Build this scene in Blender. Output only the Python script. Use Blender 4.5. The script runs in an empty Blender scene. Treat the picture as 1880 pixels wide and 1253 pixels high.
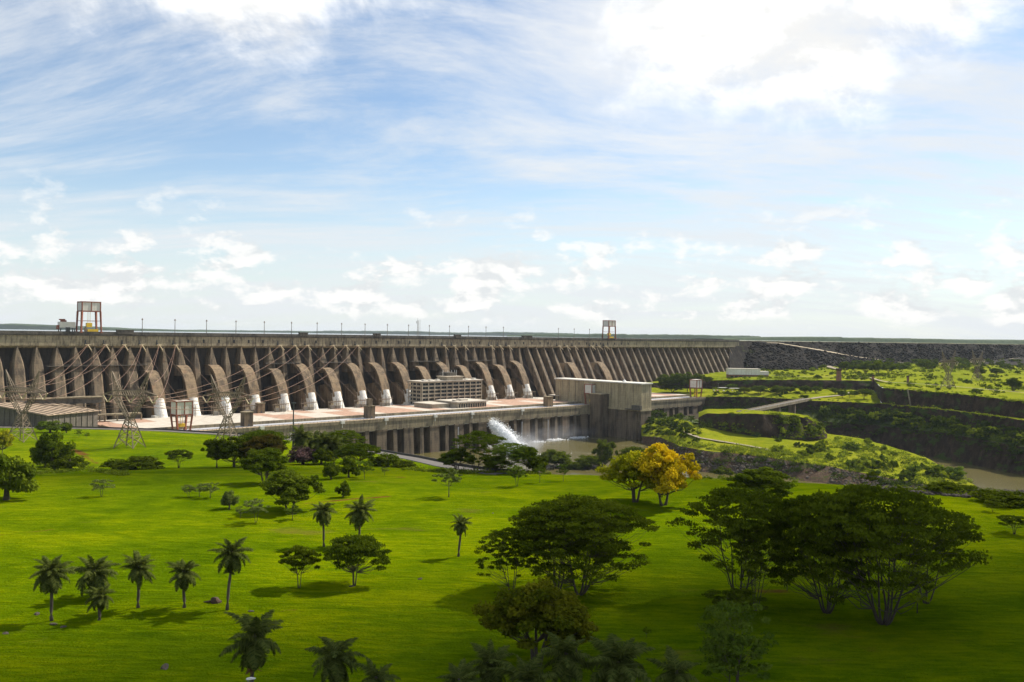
import bpy, math, random
import numpy as np
from mathutils import Vector, Matrix, noise

R = math.radians
scene = bpy.context.scene
col = scene.collection

# ------------------------------------------------------------------ camera
F, CX, CY = 1600.0, 940.0, 626.5            # focal length and centre of the 1880 px wide photograph
ROLL, PITCH = R(0.808), 0.0064
_f = Vector((0, math.cos(PITCH), -math.sin(PITCH)))
_u0 = Vector((0, math.sin(PITCH), math.cos(PITCH)))
_r0 = Vector((1, 0, 0))
_r = _r0 * math.cos(ROLL) + _u0 * math.sin(ROLL)
_u = _u0 * math.cos(ROLL) - _r0 * math.sin(ROLL)
cam_data = bpy.data.cameras.new('camera')
cam = bpy.data.objects.new('camera', cam_data)
col.objects.link(cam)
m3 = Matrix((_r, _u, -_f)).transposed()
cam.matrix_world = m3.to_4x4()
cam_data.sensor_width = 36.0
cam_data.lens = F / 1880.0 * 36.0
cam_data.clip_start = 0.5
cam_data.clip_end = 80000
scene.camera = cam

# ------------------------------------------------------------------ light
SUN_EL, SUN_AZ = R(46), R(55)                # azimuth to the right of the view direction (+Y)
sunvec = Vector((math.sin(SUN_AZ) * math.cos(SUN_EL), math.cos(SUN_AZ) * math.cos(SUN_EL), math.sin(SUN_EL)))
sd = bpy.data.lights.new('sun', 'SUN')
sd.energy = 5.0
sd.angle = R(0.53)
sd.color = (1.0, 0.93, 0.80)
sun = bpy.data.objects.new('sun', sd)
col.objects.link(sun)
sun.rotation_euler = (-sunvec).to_track_quat('-Z', 'Y').to_euler()
sun.location = sunvec * 300

scene.view_settings.view_transform = 'Standard'
scene.view_settings.look = 'None'
scene.view_settings.exposure = 0.6
scene.view_settings.gamma = 1.0
scene.view_settings.use_curve_mapping = False
scene.render.engine = 'CYCLES'
scene.cycles.max_bounces = 6
scene.cycles.transparent_max_bounces = 8
scene.cycles.volume_bounces = 0


# ------------------------------------------------------------------ node helper
class NT:
    def __init__(self, tree):
        self.t = tree

    def n(self, kind, **kw):
        nd = self.t.nodes.new(kind)
        for k, v in kw.items():
            setattr(nd, k, v)
        return nd

    def link(self, a, b):
        self.t.links.new(a, b)

    def put(self, sock, v):
        if v is None:
            return
        if isinstance(v, bpy.types.NodeSocket):
            self.t.links.new(v, sock)
        else:
            sock.default_value = v

    def m(self, op, a, b=None, c=None, clamp=False):
        nd = self.n('ShaderNodeMath', operation=op, use_clamp=clamp)
        for i, v in enumerate((a, b, c)):
            self.put(nd.inputs[i], v)
        return nd.outputs[0]

    def vm(self, op, a, b=None):
        nd = self.n('ShaderNodeVectorMath', operation=op)
        self.put(nd.inputs[0], a)
        if b is not None:
            self.put(nd.inputs[1], b)
        return nd.outputs[0]

    def mapping(self, v, loc=(0, 0, 0), rot=(0, 0, 0), scale=(1, 1, 1)):
        nd = self.n('ShaderNodeMapping')
        self.put(nd.inputs[0], v)
        nd.inputs[1].default_value = loc
        nd.inputs[2].default_value = rot
        nd.inputs[3].default_value = scale
        return nd.outputs[0]

    def noise(self, v, scale, detail=4, rough=0.55, dist=0.0):
        nd = self.n('ShaderNodeTexNoise')
        self.put(nd.inputs['Vector'], v)
        nd.inputs['Scale'].default_value = scale
        nd.inputs['Detail'].default_value = detail
        nd.inputs['Roughness'].default_value = rough
        nd.inputs['Distortion'].default_value = dist
        return nd.outputs['Fac']

    def ramp(self, fac, stops, interp='LINEAR'):
        nd = self.n('ShaderNodeValToRGB')
        cr = nd.color_ramp
        cr.interpolation = interp
        while len(cr.elements) < len(stops):
            cr.elements.new(0.5)
        for e, (p, c) in zip(cr.elements, stops):
            e.position = p
            e.color = (*c, 1) if not isinstance(c, (int, float)) else (c, c, c, 1)
        self.put(nd.inputs[0], fac)
        return nd.outputs[0]

    def mix(self, fac, a, b, blend='MIX'):
        nd = self.n('ShaderNodeMix', data_type='RGBA', blend_type=blend)
        self.put(nd.inputs[0], fac)
        self.put(nd.inputs[6], a if isinstance(a, bpy.types.NodeSocket) else (*a, 1))
        self.put(nd.inputs[7], b if isinstance(b, bpy.types.NodeSocket) else (*b, 1))
        return nd.outputs[2]

    def sstep(self, v, lo, hi):
        nd = self.n('ShaderNodeMapRange', interpolation_type='SMOOTHSTEP')
        self.put(nd.inputs[0], v)
        nd.inputs[1].default_value = lo
        nd.inputs[2].default_value = hi
        return nd.outputs[0]

    def sep(self, v):
        nd = self.n('ShaderNodeSeparateXYZ')
        self.put(nd.inputs[0], v)
        return nd.outputs

    def comb(self, x, y, z):
        nd = self.n('ShaderNodeCombineXYZ')
        self.put(nd.inputs[0], x)
        self.put(nd.inputs[1], y)
        self.put(nd.inputs[2], z)
        return nd.outputs[0]


# ------------------------------------------------------------------ sky with clouds
SKY_STRENGTH = 0.1
world = bpy.data.worlds.new('World')
scene.world = world
world.use_nodes = True
wt = world.node_tree
wt.nodes.clear()
w = NT(wt)
sky = w.n('ShaderNodeTexSky', sky_type='NISHITA')
sky.sun_disc = False
sky.sun_elevation = SUN_EL
sky.sun_rotation = SUN_AZ
sky.altitude = 200
sky.air_density = 1.0
sky.dust_density = 0.25
sky.ozone_density = 2.0
d = w.vm('NORMALIZE', w.n('ShaderNodeTexCoord').outputs['Generated'])
dx, dy, dz = w.sep(d)
elev = w.m('MAXIMUM', dz, 0.0)
# high veil of cirrus on a far plane
k = w.m('DIVIDE', 1.0, w.m('ADD', elev, 0.24))
plane = w.comb(w.m('MULTIPLY', dx, k), w.m('MULTIPLY', dy, k), 0.0)
warp = w.n('ShaderNodeTexNoise')
w.put(warp.inputs['Vector'], plane)
warp.inputs['Scale'].default_value = 0.45
warp.inputs['Detail'].default_value = 1.5
wv = w.vm('SCALE', w.vm('SUBTRACT', warp.outputs['Color'], (0.5, 0.5, 0.5)))
wv.node.inputs['Scale'].default_value = 1.2
pw = w.vm('ADD', plane, wv)
c1 = w.noise(w.mapping(pw, loc=(3.4, 1.1, 0), rot=(0, 0, R(38)), scale=(0.6, 1.7, 1)), 1.8, 10, 0.64, 0.25)
c2 = w.noise(w.mapping(pw, loc=(7.7, 2.2, 4), rot=(0, 0, R(46)), scale=(0.8, 3.8, 1)), 2.6, 10, 0.68, 0.15)
c3 = w.noise(w.mapping(plane, loc=(4.3, 0.2, 9), scale=(0.8, 0.8, 1)), 0.95, 3, 0.5)
cir = w.m('ADD', w.m('MULTIPLY', c1, 0.60), w.m('ADD', w.m('MULTIPLY', c2, 0.40), w.m('MULTIPLY', c3, 0.28)))
cirrus = w.m('MULTIPLY', w.sstep(cir, 0.50, 0.79), 0.92)
# puffy cumulus rows low over the horizon
az = w.m('ARCTAN2', dx, dy)
sphere = w.comb(az, w.m('MULTIPLY', elev, 1.9), 0.0)
q1 = w.noise(w.mapping(sphere, loc=(2.4, 0.3, 0)), 15.0, 8, 0.60, 0.1)
q2 = w.noise(w.mapping(sphere, loc=(5.4, 1.3, 3)), 5.5, 2, 0.5)
qd = w.m('ADD', w.m('MULTIPLY', q1, 0.78), w.m('MULTIPLY', q2, 0.30))
band = w.m('MULTIPLY', w.sstep(elev, 0.004, 0.03), w.m('SUBTRACT', 1.0, w.sstep(elev, 0.06, 0.17)))
cum = w.sstep(w.m('ADD', qd, w.m('MULTIPLY', band, 0.135)), 0.635, 0.735)
cum = w.m('MULTIPLY', cum, w.m('MULTIPLY', w.m('POWER', band, 0.5), 0.95))
q1s = w.noise(w.mapping(sphere, loc=(2.39, 0.28, 0)), 15.0, 8, 0.60, 0.1)
cshade = w.sstep(w.m('SUBTRACT', q1, q1s), -0.08, 0.06)


def lobe(azd, eld, ra, re):
    a = w.m('DIVIDE', w.m('SUBTRACT', az, R(azd)), R(ra))
    e = w.m('DIVIDE', w.m('SUBTRACT', elev, math.sin(R(eld))), R(re))
    return w.m('SUBTRACT', 1.0, w.m('SQRT', w.m('ADD', w.m('MULTIPLY', a, a), w.m('MULTIPLY', e, e))))


# the two big clouds that reach in from above
bn = w.noise(w.mapping(sphere, loc=(0.7, 3.3, 1), scale=(1, 0.75, 1)), 7.5, 9, 0.62, 0.3)
bn2 = w.noise(w.mapping(sphere, loc=(0.715, 3.265, 1), scale=(1, 0.75, 1)), 7.5, 9, 0.62, 0.3)
lb = w.m('MAXIMUM', lobe(15.0, 20.5, 10.5, 7.4), w.m('MAXIMUM', lobe(24.0, 21.5, 7.0, 5.0), lobe(-18.5, 21.5, 13.0, 4.6)))
bigd = w.m('ADD', lb, w.m('MULTIPLY', w.m('SUBTRACT', bn, 0.5), 1.9))
big = w.m('POWER', w.sstep(bigd, -0.22, 0.58), 1.5)
bshade = w.m('ADD', 0.80, w.m('MULTIPLY', w.sstep(w.m('SUBTRACT', bn, bn2), -0.14, 0.06), 0.20))
glow = w.sstep(w.m('ADD', lobe(11.0, 18.5, 18.0, 9.5), w.m('MULTIPLY', w.m('SUBTRACT', c1, 0.5), 1.6)), -0.1, 0.9)
# colours (divided by the background strength)
hazew = w.m('SUBTRACT', 1.0, w.sstep(elev, 0.0, 0.19))
base = w.mix(w.m('MULTIPLY', hazew, 0.78), w.vm('MULTIPLY', sky.outputs[0], (1.04, 1.0, 0.96)), (4.9, 5.5, 5.75))
colr = w.mix(cirrus, base, (5.5, 5.75, 6.0))
colr = w.mix(w.m('MULTIPLY', glow, 0.62), colr, (6.6, 6.6, 6.55))
ccol = w.mix(cshade, (5.3, 5.5, 5.6), (6.9, 6.85, 6.7))
colr = w.mix(cum, colr, ccol)
bcol = w.vm('SCALE', (7.8, 7.8, 7.7))
bcol.node.inputs['Scale'].default_value = 1.0
w.put(bcol.node.inputs['Scale'], bshade)
colr = w.mix(big, colr, bcol)
bg = w.n('ShaderNodeBackground')
bg.inputs['Strength'].default_value = SKY_STRENGTH
w.link(colr, bg.inputs['Color'])
wo = w.n('ShaderNodeOutputWorld')
w.link(bg.outputs[0], wo.inputs['Surface'])

# ------------------------------------------------------------------ scene helpers
def tag(o, label=None, cat=None, group=None, kind=None):
    if label: o['label'] = label
    if cat: o['category'] = cat
    if group: o['group'] = group
    if kind: o['kind'] = kind
    return o


def thing(name, label, cat, loc=(0, 0, 0), rz=0.0, group=None):
    o = bpy.data.objects.new(name, None)
    col.objects.link(o)
    o.empty_display_size = 0.5
    o.location = loc
    o.rotation_euler = (0, 0, rz)
    return tag(o, label, cat, group)


def obj(name, mesh, parent=None, loc=(0, 0, 0), rot=(0, 0, 0), scale=(1, 1, 1), mat=None):
    o = bpy.data.objects.new(name, mesh)
    col.objects.link(o)
    o.location = loc
    o.rotation_euler = rot
    o.scale = scale
    if parent is not None:
        o.parent = parent
    if mat is not None:
        if len(o.material_slots) == 0:
            mesh.materials.append(mat)
        o.material_slots[0].link = 'OBJECT'
        o.material_slots[0].material = mat
    return o


def npmesh(name, v, f, mat=None, smooth=False, attrs=None):
    """Mesh from numpy arrays; f is an (N, k) array."""
    me = bpy.data.meshes.new(name)
    v = np.asarray(v, np.float32)
    f = np.asarray(f, np.int32)
    n, kk = f.shape
    me.vertices.add(len(v))
    me.vertices.foreach_set('co', v.ravel())
    me.loops.add(n * kk)
    me.loops.foreach_set('vertex_index', f.ravel())
    me.polygons.add(n)
    me.polygons.foreach_set('loop_start', np.arange(0, n * kk, kk, dtype=np.int32))
    me.polygons.foreach_set('loop_total', np.full(n, kk, np.int32))
    if smooth:
        me.polygons.foreach_set('use_smooth', np.ones(n, bool))
    me.update(calc_edges=True)
    for an, (dom, arr) in (attrs or {}).items():
        a = me.attributes.new(an, 'FLOAT', dom)
        a.data.foreach_set('value', np.asarray(arr, np.float32))
    if mat: me.materials.append(mat)
    return me


class MB:
    def __init__(self):
        self.v, self.f = [], []

    def add(self, vs, fs):
        b = len(self.v)
        self.v += [tuple(p) for p in vs]
        self.f += [tuple(i + b for i in q) for q in fs]
        return self

    def hexa(self, p):
        return self.add(p, [(0, 3, 2, 1), (4, 5, 6, 7), (0, 1, 5, 4), (1, 2, 6, 5), (2, 3, 7, 6), (3, 0, 4, 7)])

    def box(self, x0, x1, y0, y1, z0, z1):
        return self.hexa([(x0, y0, z0), (x1, y0, z0), (x1, y1, z0), (x0, y1, z0),
                          (x0, y0, z1), (x1, y0, z1), (x1, y1, z1), (x0, y1, z1)])

    def loft(self, rings, closed=True, caps=True):
        n = len(rings[0])
        vs = [p for r in rings for p in r]
        fs = []
        for i in range(len(rings) - 1):
            for j in range(n if closed else n - 1):
                a, b = i * n + j, i * n + (j + 1) % n
                fs.append((a, b, b + n, a + n))
        if caps and closed:
            fs.append(tuple(range(n - 1, -1, -1)))
            fs.append(tuple(range((len(rings) - 1) * n, len(rings) * n)))
        return self.add(vs, fs)

    def tube(self, pts, rad, n=6, caps=True):
        pts = [Vector(p) for p in pts]
        if not isinstance(rad, (list, tuple)): rad = [rad] * len(pts)
        rings = []
        for i, p in enumerate(pts):
            t = (pts[min(i + 1, len(pts) - 1)] - pts[max(i - 1, 0)]).normalized()
            a = t.cross(Vector((0, 0, 1)))
            if a.length < 1e-3: a = t.cross(Vector((0, 1, 0)))
            a.normalize()
            b = t.cross(a)
            rings.append([p + (a * math.cos(q) + b * math.sin(q)) * rad[i]
                          for q in [2 * math.pi * (k + .5) / n for k in range(n)]])
        return self.loft(rings, True, caps)

    def prism(self, poly, x0, x1):
        """poly is a (y, z) outline pushed along x."""
        return self.loft([[(x0, y, z) for y, z in poly], [(x1, y, z) for y, z in poly]])

    def mesh(self, name, mat=None, smooth=False):
        me = bpy.data.meshes.new(name)
        me.from_pydata(self.v, [], self.f)
        if smooth:
            me.polygons.foreach_set('use_smooth', [True] * len(me.polygons))
        me.update()
        if mat: me.materials.append(mat)
        return me

    def obj(self, name, mat, parent=None, smooth=False, **kw):
        return obj(name, self.mesh(name, mat, smooth), parent, **kw)


def ray(x, y):
    d = _r * (x - CX) + _u * (CY - y) + _f * F
    return d / d.y


def at_depth(x, y, Y):
    return ray(x, y) * Y


def at_level(x, y, z):
    d = ray(x, y)
    return d * (z / d.z)


def colx(px):
    return (px - CX) / F


# ------------------------------------------------------------------ materials
def new_mat(name):
    m = bpy.data.materials.new(name)
    m.use_nodes = True
    t = NT(m.node_tree)
    bs = m.node_tree.nodes['Principled BSDF']
    return m, t, bs


def pos(t):
    return t.n('ShaderNodeNewGeometry').outputs['Position']


def bump(t, bs, h, strength, dist=1.0):
    b = t.n('ShaderNodeBump')
    b.inputs['Strength'].default_value = strength
    b.inputs['Distance'].default_value = dist
    t.put(b.inputs['Height'], h)
    t.link(b.outputs[0], bs.inputs['Normal'])


def mat_plain(name, c, rough=0.6, var=0.25, scale=0.4, metallic=0.0):
    m, t, bs = new_mat(name)
    nz = t.noise(pos(t), scale, 5, 0.6)
    lo = tuple(x * (1 - var) for x in c)
    hi = tuple(min(1, x * (1 + var)) for x in c)
    t.link(t.ramp(nz, [(0.3, lo), (0.7, hi)]), bs.inputs['Base Color'])
    bs.inputs['Roughness'].default_value = rough
    bs.inputs['Metallic'].default_value = metallic
    return m


def mat_concrete(name, c, stain, amount=0.8, zscale=0.05, hscale=0.35, bumpy=0.4, rust=None):
    m, t, bs = new_mat(name)
    p = pos(t)
    blot = t.noise(p, 0.06, 6, 0.65)
    fine = t.noise(p, 0.9, 5, 0.7)
    streak = t.noise(t.mapping(p, scale=(hscale, hscale, zscale)), 1.0, 6, 0.65)
    base = t.ramp(fine, [(0.25, tuple(x * 0.72 for x in c)), (0.75, tuple(min(1, x * 1.25) for x in c))])
    s = t.m('ADD', t.m('MULTIPLY', streak, 0.65), t.m('MULTIPLY', blot, 0.45))
    cc = t.mix(t.m('MULTIPLY', t.sstep(s, 0.47, 0.68), amount), base, stain)
    if rust:
        r2 = t.noise(t.mapping(p, loc=(40, 10, 3), scale=(hscale * .6, hscale * .6, zscale)), 1.0, 5, 0.6)
        cc = t.mix(t.m('MULTIPLY', t.sstep(r2, 0.55, 0.72), 0.6), cc, rust)
    # pour lines every few metres
    z = t.sep(p)[2]
    ln = t.m('ABSOLUTE', t.m('SUBTRACT', t.m('FRACT', t.m('MULTIPLY', z, 1 / 2.5)), 0.5))
    cc = t.mix(t.m('MULTIPLY', t.sstep(ln, 0.40, 0.5), 0.30), cc, stain)
    t.link(cc, bs.inputs['Base Color'])
    bs.inputs['Roughness'].default_value = 0.9
    bump(t, bs, t.m('ADD', fine, streak), bumpy, 0.6)
    return m


def mat_grass(name, dark, mid, light, dry=(0.17, 0.12, 0.03), dirt=(0.16, 0.055, 0.022), ripple=True, big=0.012):
    m, t, bs = new_mat(name)
    p = pos(t)
    n1 = t.noise(p, big, 5, 0.6)
    n2 = t.noise(p, 0.16, 6, 0.65)
    n3 = t.noise(t.mapping(p, rot=(0, 0, R(8)), scale=(0.30, 1.5, 1.5)), 0.55, 5, 0.7, 0.6)
    n4 = t.noise(p, 2.6, 3, 0.7)
    n5 = t.noise(t.mapping(p, loc=(5, 9, 0), rot=(0, 0, R(-12)), scale=(0.5, 1.3, 1)), 0.045, 6, 0.66, 0.5)
    s = t.m('ADD', t.m('ADD', t.m('MULTIPLY', n1, 0.24), t.m('MULTIPLY', n2, 0.18)),
            t.m('ADD', t.m('ADD', t.m('MULTIPLY', n3, 0.27), t.m('MULTIPLY', n5, 0.27)), t.m('MULTIPLY', n4, 0.12)))
    c = t.ramp(s, [(0.42, dark), (0.52, mid), (0.61, light)])
    dm = t.noise(t.mapping(p, loc=(31, 12, 0), scale=(1, 1.9, 1)), 0.035, 6, 0.68)
    c = t.mix(t.m('MULTIPLY', t.sstep(dm, 0.60, 0.74), 0.55), c, dry)
    at = t.n('ShaderNodeAttribute', attribute_name='dirt')
    df = t.m('ADD', at.outputs['Fac'], t.m('MULTIPLY', t.m('SUBTRACT', n2, 0.5), 1.0))
    c = t.mix(t.m('MULTIPLY', t.sstep(df, 0.35, 0.75), 0.85), c, dirt)
    t.link(c, bs.inputs['Base Color'])
    bs.inputs['Roughness'].default_value = 0.95
    bs.inputs['Specular IOR Level'].default_value = 0.0
    h = t.m('ADD', t.m('MULTIPLY', n3, 1.5), t.m('ADD', t.m('MULTIPLY', n4, 0.45), n2)) if ripple else n2
    bump(t, bs, h, 0.9, 1.3)
    return m


def mat_rock(name, cols, scale=0.25, bumpy=1.0, green=None, gscale=0.05, glo=0.5, ghi=0.6):
    m, t, bs = new_mat(name)
    p = pos(t)
    n1 = t.noise(t.mapping(p, scale=(1, 1, 0.45)), scale, 7, 0.68)
    n2 = t.noise(p, scale * 6, 4, 0.7)
    s = t.m('ADD', t.m('MULTIPLY', n1, 0.65), t.m('MULTIPLY', n2, 0.35))
    c = t.ramp(s, list(zip((0.33, 0.5, 0.68), cols)))
    if green:
        g = t.noise(t.mapping(p, scale=(1, 1, 2.0)), gscale, 6, 0.65)
        g2 = t.mix(n2, tuple(x * .6 for x in green), tuple(x * 1.5 for x in green))
        c = t.mix(t.sstep(g, glo, ghi), c, g2)
    t.link(c, bs.inputs['Base Color'])
    bs.inputs['Roughness'].default_value = 0.95
    bs.inputs['Specular IOR Level'].default_value = 0.15
    bump(t, bs, s, bumpy, 2.5)
    return m


def mat_leaf(name, lo, hi, trans=0.30, hue=0.0):
    m, t, bs = new_mat(name)
    at = t.n('ShaderNodeAttribute', attribute_name='tint')
    rnd = t.n('ShaderNodeObjectInfo').outputs['Random']
    f = t.m('ADD', t.m('MULTIPLY', at.outputs['Fac'], 0.8), t.m('MULTIPLY', rnd, 0.2))
    c = t.mix(f, lo, hi)
    m.node_tree.nodes.remove(bs)
    df = t.n('ShaderNodeBsdfDiffuse')
    tr = t.n('ShaderNodeBsdfTranslucent')
    t.link(c, df.inputs['Color'])
    t.link(t.mix(0.5, c, t.vm('MULTIPLY', c, (1.5, 1.5, 0.6))), tr.inputs['Color'])
    mx = t.n('ShaderNodeMixShader')
    mx.inputs[0].default_value = trans
    t.link(df.outputs[0], mx.inputs[1])
    t.link(tr.outputs[0], mx.inputs[2])
    out = [n for n in m.node_tree.nodes if n.type == 'OUTPUT_MATERIAL'][0]
    t.link(mx.outputs[0], out.inputs['Surface'])
    return m


def mat_water(name, c, c2, rough=0.12, scale=0.12, foam=None):
    m, t, bs = new_mat(name)
    p = pos(t)
    n1 = t.noise(t.mapping(p, scale=(0.35, 1, 1)), scale, 5, 0.6, 0.5)
    n2 = t.noise(p, scale * 6, 3, 0.6)
    cc = t.mix(n1, c, c2)
    if foam:
        fo = t.noise(t.mapping(p, rot=(0, 0, R(-40)), scale=(0.25, 1.6, 1)), 0.07, 6, 0.7, 0.8)
        cc = t.mix(t.m('MULTIPLY', t.sstep(fo, 0.63, 0.70), 0.55), cc, foam)
    t.link(cc, bs.inputs['Base Color'])
    bs.inputs['Roughness'].default_value = rough
    bs.inputs['IOR'].default_value = 1.33
    bump(t, bs, t.m('ADD', n1, t.m('MULTIPLY', n2, 0.4)), 0.35, 1.2)
    return m


M = {}
M['lawn'] = mat_grass('lawn grass', (0.046, 0.092, 0.0008), (0.106, 0.166, 0.0008), (0.205, 0.250, 0.001))
M['terrace'] = mat_grass('terrace grass', (0.085, 0.125, 0.006), (0.185, 0.215, 0.010), (0.28, 0.28, 0.02), dry=(0.24, 0.19, 0.05))
M['plateau'] = mat_grass('plateau grass', (0.065, 0.10, 0.006), (0.140, 0.170, 0.010), (0.235, 0.235, 0.02), dry=(0.20, 0.165, 0.05), ripple=False)
M['cliff'] = mat_rock('dark cliff', ((0.014, 0.009, 0.006), (0.036, 0.024, 0.015), (0.095, 0.062, 0.040)), 0.16, 1.0, (0.04, 0.062, 0.010), 0.06, 0.53, 0.62)
M['brownbank'] = mat_rock('brown rubble bank', ((0.035, 0.021, 0.013), (0.095, 0.060, 0.038), (0.19, 0.125, 0.080)), 0.5, 1.0, (0.06, 0.08, 0.012), 0.06, 0.55, 0.66)
M['rockfill'] = mat_rock('rockfill', ((0.004, 0.0035, 0.0035), (0.008, 0.0065, 0.006), (0.060, 0.045, 0.030)), 0.16, .7, (0.04, 0.045, 0.014), 0.05, .60, .70)
M['scrubbase'] = mat_rock('scrubby ledge', ((0.02, 0.03, 0.008), (0.045, 0.065, 0.012), (0.09, 0.11, 0.02)), 0.2, 1.0)
M['dirt_road'] = mat_plain('pale dirt road', (0.22, 0.18, 0.115), 0.95, 0.25, 0.2)
M['asphalt'] = mat_plain('worn asphalt', (0.105, 0.092, 0.078), 0.9, 0.25, 0.3)
M['river'] = mat_water('murky river', (0.075, 0.066, 0.020), (0.125, 0.105, 0.040), 0.2, 0.10, (0.40, 0.38, 0.30))
M['lake'] = mat_water('reservoir water', (0.03, 0.06, 0.09), (0.04, 0.08, 0.11), 0.1, 0.02)
M['hill'] = mat_rock('far woods', ((0.02, 0.04, 0.015), (0.035, 0.06, 0.02), (0.06, 0.08, 0.03)), 0.01, 0.3)

# ------------------------------------------------------------------ lawn hill (a heightfield seen from the viewpoint terrace)
LA = np.linspace(-1.15, 1.15, 461)
LY = np.concatenate([np.geomspace(14, 90, 60, endpoint=False), np.linspace(90, 360, 271, endpoint=False), np.linspace(360, 860, 240)])
near = [(14, -40.0), (60, -42.0), (105, -42.8), (150, -43.4), (200, -44.4)]
prof = {
    -500: [(250, -46.2), (290, -49), (330, -53.5), (350, -56.5), (375, -62), (410, -67.5), (450, -69), (540, -71), (640, -75), (700, -81), (730, -85), (770, -89.5), (860, -89.5)],
    0: [(250, -46.2), (290, -49), (330, -53.6), (352, -57), (375, -61.5), (410, -67.5), (450, -69), (540, -71), (640, -75), (700, -80), (730, -84.5), (770, -89.5), (860, -89.5)],
    240: [(250, -45.6), (290, -48), (330, -52.3), (350, -55.3), (375, -60.5), (410, -66), (450, -68), (505, -68.5), (580, -71.5), (650, -76), (698, -79.6), (730, -85), (770, -89.5), (860, -89.5)],
    430: [(250, -45.4), (290, -47.4), (340, -52.6), (400, -59.8), (480, -66.5), (560, -72), (630, -76.5), (664, -79.3), (690, -82), (720, -90), (780, -126), (860, -130)],
    600: [(250, -45.2), (290, -47), (340, -52), (400, -58), (480, -65), (540, -70), (598, -75.2), (625, -80), (720, -128), (860, -130)],
    700: [(250, -45), (290, -46.8), (340, -51.8), (400, -57.5), (450, -62.2), (482, -65.9), (505, -72), (600, -128), (860, -130)],
    820: [(250, -44.7), (290, -46.7), (325, -49.5), (352, -52.6), (375, -60), (470, -127), (860, -130)],
    1000: [(250, -44.4), (285, -45.9), (303, -48), (322, -53), (430, -127), (860, -130)],
    1300: [(250, -44), (280, -44.9), (296, -47), (315, -52), (420, -127), (860, -130)],
    1560: [(235, -43.4), (262, -43.9), (280, -46.3), (300, -52), (410, -127), (860, -130)],
    1880: [(225, -43), (248, -43.2), (266, -46), (290, -53), (390, -127), (860, -130)],
    2600: [(225, -43), (245, -43.4), (265, -46.5), (290, -54), (390, -127), (860, -130)],
}
_pa = np.array([colx(x) for x in prof])
_pz = np.array([np.interp(LY, *zip(*(near + p))) for p in prof.values()])
LH = np.array([np.interp(LA, _pa, _pz[:, j]) for j in range(len(LY))]).T       # [a, Y]


def _smooth(h, axis, n):
    kern = np.hanning(n + 2)[1:-1]
    kern /= kern.sum()
    pad = [(0, 0), (0, 0)]
    pad[axis] = (n // 2, n // 2)
    hp = np.pad(h, pad, 'edge')
    return np.apply_along_axis(lambda q: np.convolve(q, kern, 'valid'), axis, hp)


LH = _smooth(LH, 1, 19)
LH = _smooth(LH, 0, 25)
GX = LA[:, None] * LY[None, :]
GY = np.repeat(LY[None, :], len(LA), 0)
und = (0.32 * np.sin(GX * 0.055 + 1.0 + 0.8 * np.sin(GY * 0.031)) * np.sin(GY * 0.043 + 0.6 * np.sin(GX * 0.027))
       + 0.14 * np.sin(GX * 0.16 + GY * 0.05) * np.sin(GY * 0.14 - GX * 0.04 + 2)
       + 0.05 * np.sin(GX * 0.42 + 1.3 * np.sin(GY * .21)) * np.sin(GY * 0.52 + np.sin(GX * .33)))
LH += und


def lawn_h(X, Y):
    a = X / Y
    i = (a - LA[0]) / (LA[1] - LA[0])
    i = min(max(i, 0), len(LA) - 1.001)
    j = min(max(float(np.interp(Y, LY, np.arange(len(LY)))), 0), len(LY) - 1.001)
    i0, j0 = int(i), int(j)
    fi, fj = i - i0, j - j0
    return float((LH[i0, j0] * (1 - fi) + LH[i0 + 1, j0] * fi) * (1 - fj) + (LH[i0, j0 + 1] * (1 - fi) + LH[i0 + 1, j0 + 1] * fi) * fj)


def hit(x, y, y0=50.0):
    """Where the sight line through a pixel of the photograph meets the lawn."""
    d = ray(x, y)
    Y = y0
    while Y < 850:
        if d.z * Y <= lawn_h(d.x * Y, Y):
            break
        Y += 1.0
    lo, hi = Y - 1, Y
    for _ in range(12):
        mdl = (lo + hi) / 2
        if d.z * mdl <= lawn_h(d.x * mdl, mdl): hi = mdl
        else: lo = mdl
    return Vector((d.x * hi, hi, lawn_h(d.x * hi, hi)))


# the road along the foot of the lawn
road_pts = [(-500, 705, -80.6), (-250, 705, -80.2), (0, 704, -79.9), (180, 700, -79.6), (300, 690, -79.4), (430, 662, -78.6), (520, 632, -77.2), (600, 596, -75.2), (700, 482, -66.0), (760, 415, -59.3), (820, 352, -53.0), (870, 325, -50.6), (930, 306, -48.6)]
_rp = np.array([(colx(x) * Y, Y) for x, Y, z in road_pts])
_s = np.concatenate([[0], np.cumsum(np.hypot(*np.diff(_rp, axis=0).T))])
_q = np.linspace(0, _s[-1], 260)
rx, ry = np.interp(_q, _s, _rp[:, 0]), np.interp(_q, _s, _rp[:, 1])
for _ in range(6):
    rx[1:-1] = (rx[:-2] + rx[1:-1] * 2 + rx[2:]) / 4
    ry[1:-1] = (ry[:-2] + ry[1:-1] * 2 + ry[2:]) / 4
rzv = np.interp(_q, _s, [p[2] for p in road_pts])
for _ in range(60):
    rzv[1:-1] = (rzv[:-2] + rzv[1:-1] * 2 + rzv[2:]) / 4
sel = np.argwhere(GY > 290)
_gx, _gy = GX[GY > 290], GY[GY > 290]
best = np.full(_gx.shape, 1e9)
bz = np.zeros(_gx.shape)
for x, y, z in zip(rx, ry, rzv):
    dd = np.hypot(_gx - x, _gy - y)
    mm = dd < best
    best[mm] = dd[mm]
    bz[mm] = z
wgt = np.clip((26 - best) / 17.0, 0, 1)
vals = LH[GY > 290]
LH[GY > 290] = vals * (1 - wgt) + (bz - 0.2) * wgt

# worn red earth
DIRT = np.zeros_like(LH)


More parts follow.
